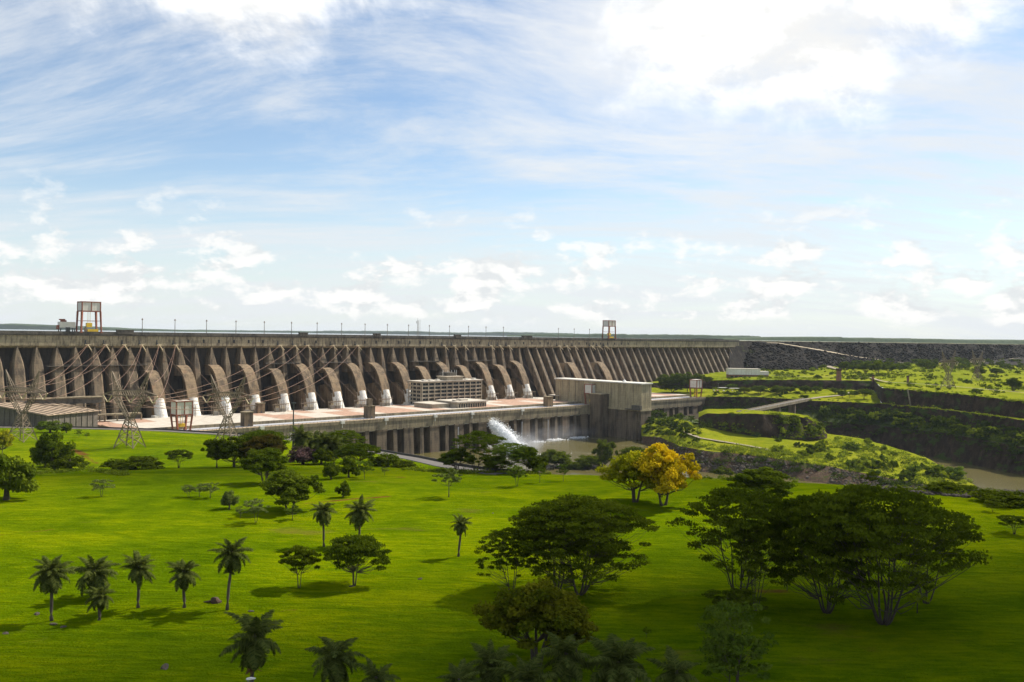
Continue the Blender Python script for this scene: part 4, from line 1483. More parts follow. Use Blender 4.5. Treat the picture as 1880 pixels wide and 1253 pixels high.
# dark lamp post by the road
p = hit(538, 826, 380)
t = thing('lamp_post', 'single tall dark lamp post beside the palms below the powerhouse deck', 'lamp post', p)
mb = MB(); mb.tube([(0, 0, -.5), (0, 0, 26.5)], [.55, .3], 8); mb.obj('pole', M['darksteel'], t)
mb = MB(); mb.box(-1.2, 1.2, -.4, .4, 26.2, 26.9); mb.obj('lamp_head', M['darksteel'], t)
p = hit(533, 812, 380)
t = thing('street_lamp', 'small pale street lamp at the road behind the tall dark lamp post', 'street lamp', p)
mb = MB(); mb.tube([(0, 0, -.5), (0, 0, 6)], [.16, .12], 6); mb.obj('pole', M['whitepanel'], t)
mb = MB(); mb.box(-.6, .9, -.35, .35, 6, 6.5); mb.obj('lamp_head', M['white'], t)

# ------------------------------------------------------------------ plants
M['bark'] = mat_plain('grey brown bark', (0.075, 0.058, 0.042), 0.95, 0.3, 1.2)
M['palebark'] = mat_plain('pale bark', (0.055, 0.043, 0.031), 0.95, 0.25, 1.2)
M['leaf_dark'] = mat_leaf('dark tree leaves', (0.036, 0.056, 0.003), (0.125, 0.155, 0.010), 0.35)
M['leaf_mid'] = mat_leaf('green tree leaves', (0.034, 0.060, 0.004), (0.125, 0.160, 0.012), 0.35)
M['leaf_fresh'] = mat_leaf('fresh green leaves', (0.055, 0.095, 0.010), (0.14, 0.185, 0.022), 0.35)
M['leaf_pale'] = mat_leaf('pale green leaves', (0.075, 0.105, 0.025), (0.17, 0.20, 0.06), 0.35)
M['leaf_gold'] = mat_leaf('yellow blossom', (0.15, 0.16, 0.008), (0.72, 0.50, 0.014), 0.3)
M['leaf_greengold'] = mat_leaf('green and yellow leaves', (0.06, 0.10, 0.005), (0.46, 0.42, 0.014), 0.3)
M['leaf_olivegold'] = mat_leaf('olive and gold leaves', (0.045, 0.070, 0.004), (0.25, 0.225, 0.012), 0.33)
M['leaf_brown'] = mat_leaf('rust tinged leaves', (0.042, 0.050, 0.006), (0.14, 0.095, 0.018), 0.3)
M['leaf_purple'] = mat_leaf('mauve blossom leaves', (0.03, 0.04, 0.012), (0.20, 0.11, 0.13), 0.3)
M['leaf_scrub'] = mat_leaf('scrub leaves', (0.075, 0.115, 0.008), (0.26, 0.30, 0.022), 0.35)
M['leaf_cliff'] = mat_leaf('cliff scrub leaves', (0.025, 0.045, 0.007), (0.09, 0.125, 0.015), 0.3)
M['frond'] = mat_leaf('palm frond', (0.038, 0.055, 0.010), (0.135, 0.155, 0.036), 0.32)
M['frond_dead'] = mat_leaf('dead palm frond', (0.09, 0.05, 0.02), (0.20, 0.12, 0.05), 0.25)


def leaf_quads(rg, pos_, nrm, size, tint, aspect=1.6):
    """one bent-free leaf card per point"""
    n = len(pos_)
    nrm = nrm / np.linalg.norm(nrm, axis=1, keepdims=True)
    t = rg.normal(size=(n, 3))
    t -= (t * nrm).sum(1, keepdims=True) * nrm
    t /= np.linalg.norm(t, axis=1, keepdims=True)
    b = np.cross(nrm, t)
    s = (size * rg.uniform(.65, 1.35, n))[:, None]
    L, W_ = t * s * aspect * .5, b * s * .5
    v = np.stack([pos_ - L, pos_ - W_ - L * .1, pos_ + L, pos_ + W_ - L * .1], 1).reshape(-1, 3)
    f = np.arange(4 * n).reshape(n, 4)
    return v, f, tint


def clump_leaves(rg, cl, per, size, flat=0.35, upn=0.5):
    """cl: (n, 6) clump centres and radii"""
    n = len(cl)
    ci = np.repeat(np.arange(n), per)
    m = len(ci)
    d_ = rg.normal(size=(m, 3))
    d_ /= np.linalg.norm(d_, axis=1, keepdims=True)
    low = d_[:, 2] < -0.1
    d_[low, 2] *= flat
    r_ = rg.uniform(0.25, 1.0, m) ** 0.5
    p = cl[ci, :3] + d_ * cl[ci, 3:] * r_[:, None]
    p += rg.normal(size=(m, 3)) * cl[ci, 3:].mean(1)[:, None] * .10
    nrm = d_ * .55 + rg.normal(size=(m, 3)) * .5 + np.array([0, 0, upn])
    ct = rg.uniform(0, 1, n)
    tint = np.clip(.68 * ct[ci] + .32 * rg.uniform(0, 1, m), 0, 1)
    return leaf_quads(rg, p, nrm, size, tint)


def limb_path(a, b, rise, rg, k=4):
    pts = []
    for i in range(k + 1):
        q = i / k
        p = a + (b - a) * q
        p = p + np.array([0, 0, rise * math.sin(math.pi * q) * -1.0])
        if 0 < i < k:
            p = p + rg.normal(size=3) * np.linalg.norm(b - a) * .03
        pts.append(p)
    return pts


PROTO = {}


def make_tree(key, seed, H, Rr, style, ncl, per, leaf, stems=1, trunk_h=0.3, trunk_r=.35, depth=.53, fat=1.0):
    """style: umbrella, dome, loose, bush -> (trunk mesh, crown mesh, H, R)"""
    rg = np.random.default_rng(seed)
    cl = []
    tries = 0
    lean = rg.normal(size=2) * Rr * .08
    while len(cl) < ncl and tries < 20000:
        tries += 1
        an = rg.uniform(0, 2 * math.pi)
        lob = 1 + .16 * math.sin(3 * an + seed) + .10 * math.sin(5 * an + 2 * seed)
        if style == 'umbrella':
            rho = Rr * math.sqrt(rg.uniform(0.0, .92)) * lob
            q = rho / Rr
            lay = rg.uniform(0, .16) if rg.uniform() < .45 else rg.uniform(.16, 1)
            z = H * (0.97 - .20 * q ** 2.2 - (depth * lay ** 1.15) * (.66 + .34 * q) * (1.0 if q < .8 else .8))
            rx = rg.uniform(.085, .16) * Rr * fat
            c_ = [rho * math.cos(an) * .93 + lean[0], rho * math.sin(an) * .93 + lean[1], z, rx, rx, rx * rg.uniform(.16, .28)]
        elif style == 'dome':
            q = rg.uniform(0, 1) ** .42
            th = math.acos(rg.uniform(-.45, 1.0))
            hb = H * trunk_h
            hh = (H - hb)
            x_ = Rr * .86 * q * math.sin(th) * lob
            z = hb + hh * .36 + hh * .56 * q * math.cos(th)
            rx = rg.uniform(.13, .21) * Rr
            c_ = [x_ * math.cos(an), x_ * math.sin(an), z, rx, rx, rx * rg.uniform(.55, .8)]
        elif style == 'loose':
            q = rg.uniform(0.1, 1) ** .5
            th = math.acos(rg.uniform(-.5, 1.0))
            hb = H * trunk_h
            hh = (H - hb)
            x_ = Rr * .9 * q * math.sin(th) * lob
            z = hb + hh * .42 + hh * .55 * q * math.cos(th)
            rx = rg.uniform(.12, .22) * Rr
            c_ = [x_ * math.cos(an), x_ * math.sin(an), z, rx, rx, rx * .5]
        else:
            q = rg.uniform(0, 1) ** .45
            th = math.acos(rg.uniform(-.25, 1.0))
            x_ = Rr * .85 * q * math.sin(th) * lob
            z = H * .30 + H * .58 * q * math.cos(th)
            rx = rg.uniform(.18, .30) * Rr
            c_ = [x_ * math.cos(an), x_ * math.sin(an), max(z, rx * .35), rx, rx, rx * .75]
        if all(((c_[0] - o[0]) ** 2 + (c_[1] - o[1]) ** 2 + ((c_[2] - o[2]) * 1.7) ** 2) > (.45 * (c_[3] + o[3])) ** 2 for o in cl) or tries > 15000:
            cl.append(c_)
    cl = np.array(cl)
    # no stray pads: each clump must touch the rest of the crown
    dm = np.linalg.norm((cl[:, None, :3] - cl[None, :, :3]), axis=2) + np.eye(len(cl)) * 1e6
    near_ = np.sort(dm, axis=1)[:, 1]
    cl = cl[near_ < np.median(near_) * 1.75]
    v, f, tint = clump_leaves(rg, cl, per, leaf)
    crown = npmesh('crown', v, f, None, False, {'tint': ('FACE', tint)})
    # trunk with limbs
    mb = MB()
    nodes_ = []
    hb = H * trunk_h
    for s_ in range(stems):
        a0 = 2 * math.pi * s_ / max(1, stems) + rg.uniform(-.4, .4)
        out = (0 if stems == 1 else Rr * rg.uniform(.22, .42))
        base = np.array([math.cos(a0) * trunk_r * (.8 if stems > 1 else 0), math.sin(a0) * trunk_r * (.8 if stems > 1 else 0), -.25])
        mid = np.array([math.cos(a0) * out * .35, math.sin(a0) * out * .35, hb])
        top = np.array([math.cos(a0) * out + lean[0] * .6, math.sin(a0) * out + lean[1] * .6, H * .72])
        r0 = trunk_r * (1.0 if stems == 1 else .62)
        mb.tube([base, base * .4 + mid * .6 * np.array([1, 1, .5]) + np.array([0, 0, hb * .1]), mid, (mid + top) / 2 + rg.normal(size=3) * .04 * Rr, top], [r0 * 1.45, r0, r0 * .82, r0 * .55, r0 * .22], 7)
        for q in np.linspace(.0, 1, 7):
            nodes_.append((mid + (top - mid) * q, r0 * (.7 - .5 * q)))
    if style != 'bush':
        for c_ in cl:
            b = c_[:3] - np.array([0, 0, c_[5] * .3])
            best_ = min(nodes_, key=lambda nd: np.linalg.norm((nd[0] - b) * np.array([1, 1, .8])) + max(0, .55 * np.hypot(*(nd[0] - b)[:2]) - (b[2] - nd[0][2])) * 1.5)
            L = np.linalg.norm(best_[0] - b)
            if L < .5: continue
            r_ = min(best_[1] * .6, .03 + L * .016)
            mb.tube(limb_path(best_[0], b, L * .05, rg), [r_, r_ * .8, r_ * .6, r_ * .45, r_ * .25], 4, False)
    trunk = mb.mesh('trunk', None, True)
    ext = np.percentile(np.hypot(v[:, 0], v[:, 1]), 93)
    PROTO[key] = (trunk, crown, float(np.percentile(v[:, 2], 99.7)), float(ext))


make_tree('umb_a', 1, 18, 12, 'umbrella', 320, 88, .29, 5, .11, .30, .72)
make_tree('umb_b', 2, 18, 11, 'umbrella', 225, 82, .29, 5, .13, .28, .60)
make_tree('umb_c', 5, 17, 10, 'umbrella', 170, 82, .29, 4, .15, .25, .66)
make_tree('umb_d', 9, 17, 13, 'umbrella', 290, 84, .29, 7, .11, .32, .58)
make_tree('dome_a', 3, 10, 7, 'dome', 90, 200, .30, 2, .16, .4)
make_tree('dome_b', 4, 10, 7, 'dome', 80, 200, .30, 3, .22, .35)
make_tree('dome_c', 6, 9, 6, 'dome', 64, 190, .30, 1, .24, .3)
make_tree('flat_a', 7, 7, 5.5, 'umbrella', 70, 130, .25, 3, .34, .18, .40, 1.5)
make_tree('flat_b', 8, 8, 8, 'umbrella', 110, 140, .27, 3, .28, .25, .44, 1.5)
make_tree('loose_a', 10, 8, 4, 'loose', 26, 70, .28, 1, .36, .12)
make_tree('loose_b', 11, 7, 4, 'loose', 32, 60, .27, 2, .28, .11)
make_tree('loose_c', 12, 12, 7, 'loose', 46, 55, .32, 2, .18, .18)
make_tree('bush_a', 13, 5, 4, 'bush', 40, 130, .30)
make_tree('bush_b', 14, 4, 4, 'bush', 36, 120, .28)
make_tree('bush_c', 15, 6, 4, 'bush', 42, 120, .30)
for i in range(3):
    make_tree('far_%d' % i, 20 + i, 9, 5, 'dome', 16, 40, .95, 1, .22, .3)
for i in range(3):
    make_tree('farbush_%d' % i, 30 + i, 5, 5, 'bush', 12, 36, .95)


def put_tree(key, p, h, r, leafmat, name, label, cat='tree', group=None, bark='bark', rz=None, seed=[0], parts=True):
    tr, cr, H0, R0 = PROTO[key]
    seed[0] += 1
    t = thing(name, label, cat, p, (seed[0] * 2.4) % 6.283 if rz is None else rz, group)
    t.scale = (r / R0, r / R0, h / H0)
    obj('crown', cr, t, mat=M[leafmat])
    obj('trunk', tr, t, mat=M[bark])
    return t


def tree_px(key, px, base, top, wpx, leafmat, name, label, cat='tree', bark='bark', group=None, rz=None, y0=60.0, dz=0.0):
    p = hit(px, base, y0)
    s = p.y / F
    return put_tree(key, p + Vector((0, 0, dz)), (base - top) * s * 1.03, wpx * s / 2, leafmat, name, label, cat, group, bark, rz)


T = tree_px
# big dark spreading trees, right and centre
T('umb_d', 1622, 1146, 903, 300, 'leaf_dark', 'spreading_tree', 'largest dark umbrella shaped tree with several pale stems at the right', bark='palebark', rz=.4)
T('umb_a', 1518, 1126, 915, 200, 'leaf_dark', 'spreading_tree', 'dark spreading tree in the middle of the right hand group', bark='palebark', rz=2.0)
T('umb_b', 1356, 1102, 905, 215, 'leaf_dark', 'spreading_tree', 'dark airy spreading tree at the left of the right hand group', bark='palebark', rz=1.0)
T('umb_c', 1388, 1121, 962, 110, 'leaf_dark', 'spreading_tree', 'slim two stemmed dark tree in front of the leftmost tree of the right group', bark='palebark', rz=3.0)
T('umb_c', 1700, 1108, 940, 180, 'leaf_dark', 'spreading_tree', 'dark layered tree at the right edge of the big right hand group', bark='bark', rz=4.0)
T('loose_a', 1684, 1126, 1040, 60, 'leaf_dark', 'young_tree', 'thin leaning tree standing under the right edge of the biggest dark tree', bark='palebark')
T('loose_a', 1445, 1085, 1035, 38, 'leaf_dark', 'young_tree', 'tiny thin tree between the trunks of the right hand group', bark='bark')
T('umb_a', 1064, 1092, 922, 240, 'leaf_dark', 'spreading_tree', 'big dark spreading tree with many thin stems in the centre right', rz=.2)
T('umb_b', 1022, 1086, 935, 190, 'leaf_dark', 'spreading_tree', 'dark spreading tree close behind the gold tinged round tree', rz=2.2)
T('umb_c', 938, 1093, 975, 112, 'leaf_dark', 'spreading_tree', 'smaller dark tree at the left edge of the centre group', rz=5.0)
T('dome_b', 985, 1219, 1078, 185, 'leaf_olivegold', 'round_tree', 'round olive tree with golden tips in front of the dark centre group')
T('dome_c', 1058, 1200, 1132, 66, 'leaf_olivegold', 'round_tree', 'small olive gold tree tucked against the right of the gold tinged round tree')
# yellow flowering pair
T('dome_b', 1166, 922, 834, 108, 'leaf_greengold', 'flowering_tree', 'yellow flowering tree, the greener left one of the pair', rz=1.3)
T('dome_a', 1218, 928, 820, 112, 'leaf_gold', 'flowering_tree', 'bright yellow flowering tree, the taller right one of the pair', rz=.5)
T('dome_c', 4, 838, 792, 34, 'leaf_greengold', 'flowering_tree', 'yellow flowering tree cut by the left edge of the picture')
# dome trees on the middle lawn
T('dome_a', 532, 938, 866, 104, 'leaf_mid', 'round_tree', 'dense round green tree casting a wide shadow in the middle lawn')
T('dome_b', 487, 888, 826, 82, 'leaf_mid', 'round_tree', 'dark round tree just behind the dense round green one')
T('flat_a', 549, 1080, 1006, 68, 'leaf_dark', 'umbrella_tree', 'small umbrella shaped tree with a forked thin trunk', rz=.3)
T('flat_b', 650, 1076, 990, 116, 'leaf_mid', 'umbrella_tree', 'wide umbrella shaped olive green tree beside the smaller one', rz=4.1)
T('dome_a', 1397, 916, 862, 114, 'leaf_mid', 'round_tree', 'round green tree at the lawn edge behind the right hand group')
T('flat_a', 1862, 981, 948, 58, 'leaf_mid', 'umbrella_tree', 'small grey green tree alone at the right edge of the lawn', rz=1)
T('bush_a', 12, 918, 838, 92, 'leaf_mid', 'large_shrub', 'big dense green shrub at the left edge of the lawn', 'shrub')
# left lawn shrubs
T('bush_c', 96, 862, 797, 62, 'leaf_mid', 'tall_shrub', 'tall dark shrub right of the leftmost pylon', 'shrub')
T('bush_a', 84, 858, 822, 50, 'leaf_mid', 'tall_shrub', 'lower shrub at the left foot of the tall dark shrub', 'shrub')
T('bush_b', 130, 863, 838, 62, 'leaf_dark', 'low_shrub', 'low dark shrub spreading right of the tall dark shrub', 'shrub')
T('bush_b', 246, 862, 839, 100, 'leaf_dark', 'low_shrub', 'long low shrub lying along the crest of the left lawn', 'shrub')
T('flat_a', 328, 860, 827, 48, 'leaf_mid', 'umbrella_tree', 'small flat topped tree above the long low shrub', rz=2, y0=330)
T('bush_c', 92, 795, 774, 42, 'leaf_fresh', 'tall_shrub', 'fresh green shrub in front of the warehouse wall', 'shrub', y0=380)
T('bush_a', 122, 795, 777, 18, 'leaf_mid', 'tall_shrub', 'narrow green shrub beside the fresh one at the warehouse', 'shrub', y0=380)
T('loose_b', 145, 803, 790, 14, 'leaf_mid', 'young_tree', 'tiny shrub on the lawn below the warehouse corner', 'shrub', y0=380)
T('loose_b', 159, 806, 795, 10, 'leaf_mid', 'young_tree', 'tiniest sapling on the lawn right of the warehouse shrubs', 'shrub', y0=380)
# saplings on the left and middle lawn
T('loose_b', 186, 912, 882, 42, 'leaf_pale', 'small_tree', 'small pale leaved tree alone on the left lawn')
T('loose_b', 346, 913, 891, 28, 'leaf_pale', 'small_tree', 'leftmost of the three small pale trees in a row')
T('loose_a', 366, 913, 889, 30, 'leaf_pale', 'small_tree', 'middle one of the three small pale trees in a row')
T('loose_b', 386, 915, 888, 36, 'leaf_pale', 'small_tree', 'rightmost of the three small pale trees in a row')
T('bush_c', 421, 935, 903, 28, 'leaf_pale', 'small_tree', 'narrow bushy pale tree between the row and the round green tree')
T('loose_a', 441, 952, 930, 22, 'leaf_pale', 'sapling', 'tiny pale sapling left of the dense round tree')
T('loose_b', 470, 960, 918, 48, 'leaf_pale', 'sapling', 'spindly pale sapling in front of the dense round tree')
T('loose_a', 537, 955, 928, 34, 'leaf_fresh', 'sapling', 'thin fresh green sapling at the foot of the dense round tree')
T('bush_c', 630, 913, 886, 26, 'leaf_mid', 'small_tree', 'small dark cycad like shrub above the red earth streak', 'shrub')
T('loose_a', 824, 913, 860, 50, 'leaf_pale', 'small_tree', 'slender pale tree alone on the lawn in front of the river trees')
T('bush_a', 608, 880, 852, 30, 'leaf_mid', 'small_tree', 'small round bush, left of three below the palm grove', 'shrub')
T('bush_c', 640, 877, 843, 36, 'leaf_mid', 'small_tree', 'dark bushy tree, middle of three below the palm grove', 'shrub')
T('loose_b', 669, 880, 848, 32, 'leaf_fresh', 'small_tree', 'light green small tree, right of three below the palm grove')
T('loose_b', 706, 873, 858, 14, 'leaf_pale', 'sapling', 'tiny sapling by the bare earth patches below the road')
T('loose_b', 949, 893, 856, 40, 'leaf_fresh', 'small_tree', 'small light tree standing in front of the river side trees')
T('loose_a', 991, 887, 853, 22, 'leaf_fresh', 'small_tree', 'thin small tree on the lawn edge below the water jet')
T('loose_b', 1034, 884, 853, 22, 'leaf_fresh', 'small_tree', 'small green tree on the lawn edge left of the yellow trees')
T('loose_b', 230, 868, 852, 14, 'leaf_mid', 'sapling', 'tiny sapling on the slope left of the flat topped tree')
T('loose_b', 1822, 940, 922, 30, 'leaf_dark', 'sapling', 'tiny dark sapling near the right edge of the lawn')
# shrubs hiding the third pylon's feet and the grove in front of the powerhouse
T('dome_c', 398, 860, 808, 46, 'leaf_dark', 'round_tree', 'dark round bush at the left of the thicket by the third pylon', y0=330)
T('dome_a', 430, 862, 810, 72, 'leaf_dark', 'round_tree', 'dark dense tree of the thicket in front of the third pylon', y0=330)
T('flat_b', 480, 852, 792, 92, 'leaf_mid', 'umbrella_tree', 'flat topped green tree behind the rust coloured one', y0=330)
T('dome_b', 487, 858, 802, 74, 'leaf_brown', 'round_tree', 'rust tinged tree beside the dark thicket', y0=330)
T('bush_a', 556, 853, 822, 52, 'leaf_purple', 'large_shrub', 'dark shrub with mauve blossom under the palm grove', 'shrub', y0=330)
T('bush_a', 590, 853, 824, 44, 'leaf_dark', 'large_shrub', 'dark shrub at the feet of the grove palms', 'shrub', y0=330)
T('umb_b', 634, 850, 792, 70, 'leaf_mid', 'spreading_tree', 'layered green tree at the right side of the palm grove', y0=330)
T('flat_b', 660, 858, 815, 80, 'leaf_mid', 'spreading_tree', 'low spreading tree under the road bend', y0=330)
T('bush_b', 712, 857, 834, 62, 'leaf_mid', 'low_shrub', 'low spreading shrub along the road right of the grove', 'shrub', y0=330)
T('bush_b', 742, 860, 846, 44, 'leaf_dark', 'low_shrub', 'flat shrub on the verge below the road', 'shrub', y0=320)
# river side row
T('umb_c', 874, 866, 794, 100, 'leaf_mid', 'spreading_tree', 'tall layered tree in front of the left side of the water jet', y0=270)
T('dome_b', 838, 866, 826, 62, 'leaf_mid', 'round_tree', 'bushy tree at the end of the road left of the water jet', y0=270)
T('umb_b', 938, 868, 816, 84, 'leaf_fresh', 'spreading_tree', 'lighter layered tree in front of the falling water jet', y0=270)
T('dome_c', 910, 868, 838, 60, 'leaf_mid', 'round_tree', 'low bushy tree between the two layered trees at the jet', y0=270)
T('flat_b', 968, 868, 822, 52, 'leaf_mid', 'umbrella_tree', 'small flat topped tree right of the water jet', y0=270)
T('dome_a', 1018, 866, 827, 62, 'leaf_dark', 'round_tree', 'dark round tree at the river edge left of the tall narrow one', y0=270)
T('bush_a', 985, 868, 840, 40, 'leaf_dark', 'large_shrub', 'dark shrub at the river edge below the splash', 'shrub', y0=270)
T('dome_c', 1110, 866, 811, 40, 'leaf_dark', 'round_tree', 'dark narrow tree sticking up from the river side row', y0=270)
T('dome_b', 1082, 868, 838, 60, 'leaf_dark', 'round_tree', 'dark bushy tree at the left foot of the tall narrow one', y0=270)
T('bush_a', 1055, 868, 848, 46, 'leaf_dark', 'large_shrub', 'low dark shrub in the river side row', 'shrub', y0=270)
T('flat_b', 1165, 868, 822, 60, 'leaf_dark', 'umbrella_tree', 'flat dark tree behind the yellow flowering pair', y0=270)
T('bush_b', 1330, 878, 858, 46, 'leaf_dark', 'low_shrub', 'low dark shrub at the lawn edge right of the yellow pair', 'shrub', y0=250)
T('loose_b', 1598, 895, 868, 30, 'leaf_dark', 'small_tree', 'small dark tree on the far lawn edge behind the biggest trees', y0=240)
T('bush_b', 1745, 905, 888, 90, 'leaf_dark', 'low_shrub', 'dark low shrub on the rocks right behind the biggest tree', 'shrub', y0=235)
T('bush_b', 1850, 925, 902, 110, 'leaf_dark', 'low_shrub', 'dark low shrub on the bank at the right picture edge', 'shrub', y0=235)
# pale airy sapling trees bottom right
T('loose_c', 1352, 1262, 1115, 140, 'leaf_fresh', 'small_tree', 'airy young tree with thin leaning stem at the bottom right', bark='palebark', rz=1.0)
T('loose_b', 1345, 1290, 1172, 125, 'leaf_fresh', 'small_tree', 'yellow green bushy young tree at the bottom edge', rz=.5)
T('loose_b', 1340, 1140, 1085, 110, 'leaf_dark', 'small_tree', 'faint dark sapling in the shade below the airy right hand tree')
T('loose_a', 1187, 1172, 1152, 14, 'leaf_dark', 'sapling', 'tiny sapling alone on the shaded lawn right of the gold tinged tree')

# ------------------------------------------------------------------ palms
def frond_mesh(seed, L, droop, width):
    rg = np.random.default_rng(seed)
    n = 26
    q = np.linspace(0, 1, n)
    ang = 0.0 - droop * q ** 1.5
    px_ = np.concatenate([[0], np.cumsum(np.cos(ang[:-1]))]) / (n - 1) * L
    pz_ = np.concatenate([[0], np.cumsum(np.sin(ang[:-1]))]) / (n - 1) * L
    V, Fc, tn = [], [], []
    for i in range(n - 1):                      # midrib
        wv_ = .05 * (1 - q[i]) + .012
        b = len(V)
        V += [(px_[i], -wv_, pz_[i]), (px_[i], wv_, pz_[i]), (px_[i + 1], wv_ * .9, pz_[i + 1]), (px_[i + 1], -wv_ * .9, pz_[i + 1])]
        Fc.append((b, b + 1, b + 2, b + 3)); tn.append(.9)
    for i in range(2, n):
        wl = width * (math.sin(math.pi * min(1, .12 + .88 * q[i] ** .8)) * .85 + .2)
        for s_ in (-1, 1):
            for rep in range(2):
                up = rg.uniform(-.75, .30)
                sw = rg.uniform(.25, .7)
                dirx = Vector((math.cos(ang[i]) * sw, s_ * 1.0, math.sin(ang[i]) * sw + up)).normalized() * wl * rg.uniform(.75, 1.1)
                p = Vector((px_[i], 0, pz_[i]))
                tip = p + dirx + Vector((0, 0, -wl * rg.uniform(.15, .5)))
                mid = p + dirx * .55 + Vector((0, 0, -wl * .04))
                hw = .055
                tx = Vector((math.cos(ang[i]), 0, math.sin(ang[i]))) * hw
                b = len(V)
                V += [tuple(p - tx), tuple(p + tx), tuple(mid + tx * 1.2), tuple(mid - tx * 1.2), tuple(tip)]
                Fc.append((b, b + 1, b + 2, b + 3)); Fc.append((b + 3, b + 2, b + 4, b + 4))
                tn += [rg.uniform(0, 1)] * 2
    me = bpy.data.meshes.new('frond')
    Fc = [f_ if f_[2] != f_[3] else f_[:3] for f_ in Fc]
    me.from_pydata(V, [], Fc)
    a = me.attributes.new('tint', 'FLOAT', 'FACE')
    a.data.foreach_set('value', np.array(tn, np.float32))
    me.update()
    return me


FR = [frond_mesh(40 + i, 3.2, dr, .78) for i, dr in enumerate((1.0, 1.35, 1.7, 0.75))]
palm_trunks = {}


def palm_trunk(hh):
    mb = MB()
    n = 9
    mb.tube([(0.05 * math.sin(i * .8), 0.04 * math.sin(i * 1.3), -.3 + (hh + .3) * i / n) for i in range(n + 1)], [.24 + .05 * (i == 0) - .006 * i + .012 * (i % 2) for i in range(n + 1)], 8)
    return mb.mesh('trunk', M['bark'], True)


def palm(px, base, top, wpx, label, seed, nf=26, dense=1.0, y0=60.0, p=None, dead=1):
    rg = random.Random(seed)
    p = p or hit(px, base, y0)
    s = p.y / F
    tot = (base - top) * s
    rad = wpx * s / 2
    sc = rad / (2.35 if base < 1200 else 2.65)
    hh = tot - 1.75 * sc
    t = thing('palm_tree', label, 'palm', p, rg.uniform(0, 6.28), 'palm trees on the lawn')
    drp = rg.uniform(-14, 22)
    nf = int(nf * (rg.uniform(1.2, 1.6) if base < 1200 else rg.uniform(.85, 1.1)))
    t.rotation_euler = (R(rg.uniform(-3.5, 3.5)), R(rg.uniform(-3.5, 3.5)), rg.uniform(0, 6.28))
    obj('trunk', palm_trunk(hh), t)
    mb = MB()
    mb.tube([(0, 0, hh - 1.2 * sc), (0, 0, hh - .3), (0, 0, hh + .35 * sc)], [.24, .34, .10], 8)
    obj('crown_shaft', mb.mesh('crown_shaft', M['bark'], True), t)
    for i in range(nf):
        q = (i + .5) / nf
        el = R(80 - (142 + drp) * q ** .74 + rg.uniform(-11, 11))
        az_ = i * 2.39996 + rg.uniform(-.25, .25)
        m_ = FR[0 if q < .35 else (1 if q < .7 else 2)] if i % 5 else FR[3]
        ss = sc * rg.uniform(.80, 1.12) * (.82 if q < .1 else 1.0)
        o = obj('frond', m_, t, (0, 0, hh + .1 - .25 * q * sc), (0, -el, az_), (ss, ss * dense, ss), M['frond'])
    for i in range(dead):
        az_ = rg.uniform(0, 6.28)
        obj('dead_frond', FR[2], t, (0, 0, hh - .3 * sc), (0, R(62 + rg.uniform(0, 18)), az_), (sc * .95, sc * .45, sc * .95), M['frond_dead'])
    return t


palm(95, 1140, 1024, 64, 'leftmost palm of the left row, with a full low crown', 1, 34)
palm(172, 1098, 1021, 72, 'wide crowned palm behind the smallest palm of the left row', 2, 32)
palm(182, 1139, 1076, 46, 'smallest palm of the left row, standing in front of the wide crowned one', 3, 24)
palm(254, 1116, 1020, 54, 'palm with a ragged crown between the smallest and the short one', 4, 26)
palm(338, 1116, 1028, 55, 'short palm left of the dark stump on the lawn', 5, 28)
palm(417, 1120, 992, 60, 'tallest palm of the left row, right of the dark stump', 6, 28)
palm(595, 1004, 921, 42, 'slender palm with a small crown left of the bushy palm', 7, 26)
palm(659, 1001, 917, 50, 'bushy palm standing behind the rusty umbrella tree', 8, 36)
palm(842, 1022, 948, 36, 'lone slender palm in the middle of the lawn', 9, 26)
palm(461, 1282, 1130, 116, 'big palm at the bottom left behind the white lamp, with hanging dead fronds', 10, 24, 1.1, dead=4)
palm(616, 1300, 1168, 104, 'palm cut by the bottom edge, right of the one with dead fronds', 11, 26, 1.1)
palm(690, 1330, 1216, 80, 'low palm crown at the bottom edge with a bright young frond', 12, 24, 1.1)
palm(838, 1330, 1222, 84, 'leftmost palm of the bottom centre cluster', 13, 26, 1.1)
palm(894, 1305, 1186, 92, 'palm under the left side of the gold tinged round tree', 14, 28, 1.1)
palm(962, 1340, 1216, 120, 'low broad palm in the middle of the bottom centre cluster', 15, 28, 1.1)
palm(1036, 1320, 1166, 108, 'tall palm of the bottom centre cluster below the gold tinged tree', 16, 28, 1.1)
palm(1130, 1325, 1172, 130, 'bushiest palm at the right of the bottom centre cluster', 17, 36, 1.15)
palm(1240, 1335, 1204, 92, 'separate palm at the bottom edge right of the cluster', 18, 26, 1.1)
for i, (px, b, tp, wp, lab) in enumerate([(551, 850, 786, 40, 'left tall palm of the dark grove in front of the powerhouse'), (578, 848, 792, 42, 'second palm of the dark grove in front of the powerhouse'),
                                          (597, 852, 796, 44, 'third palm of the dark grove, with a drooping crown'), (613, 852, 803, 40, 'rightmost palm of the dark grove')]):
    palm(px, b, tp, wp, lab, 30 + i, 26, 1.1, y0=330)

# ------------------------------------------------------------------ scatter on the right bank
rb = random.Random(77)


def scatter(bk, r0, r1, x0, x1, n, keys, mats, hr, wr, name, label, cat, group, keep=lambda px, q: True, ysort=True):
    k_ = 0
    tries = 0
    while k_ < n and tries < n * 20:
        tries += 1
        px = rb.uniform(x0, x1)
        q = rb.uniform(r0, r1)
        if not keep(px, q): continue
        p = bk.at(px, q)
        h = rb.uniform(*hr)
        put_tree(rb.choice(keys), p + Vector((0, 0, -.4)), h, h * rb.uniform(*wr), rb.choice(mats), name, label, cat, group)
        k_ += 1


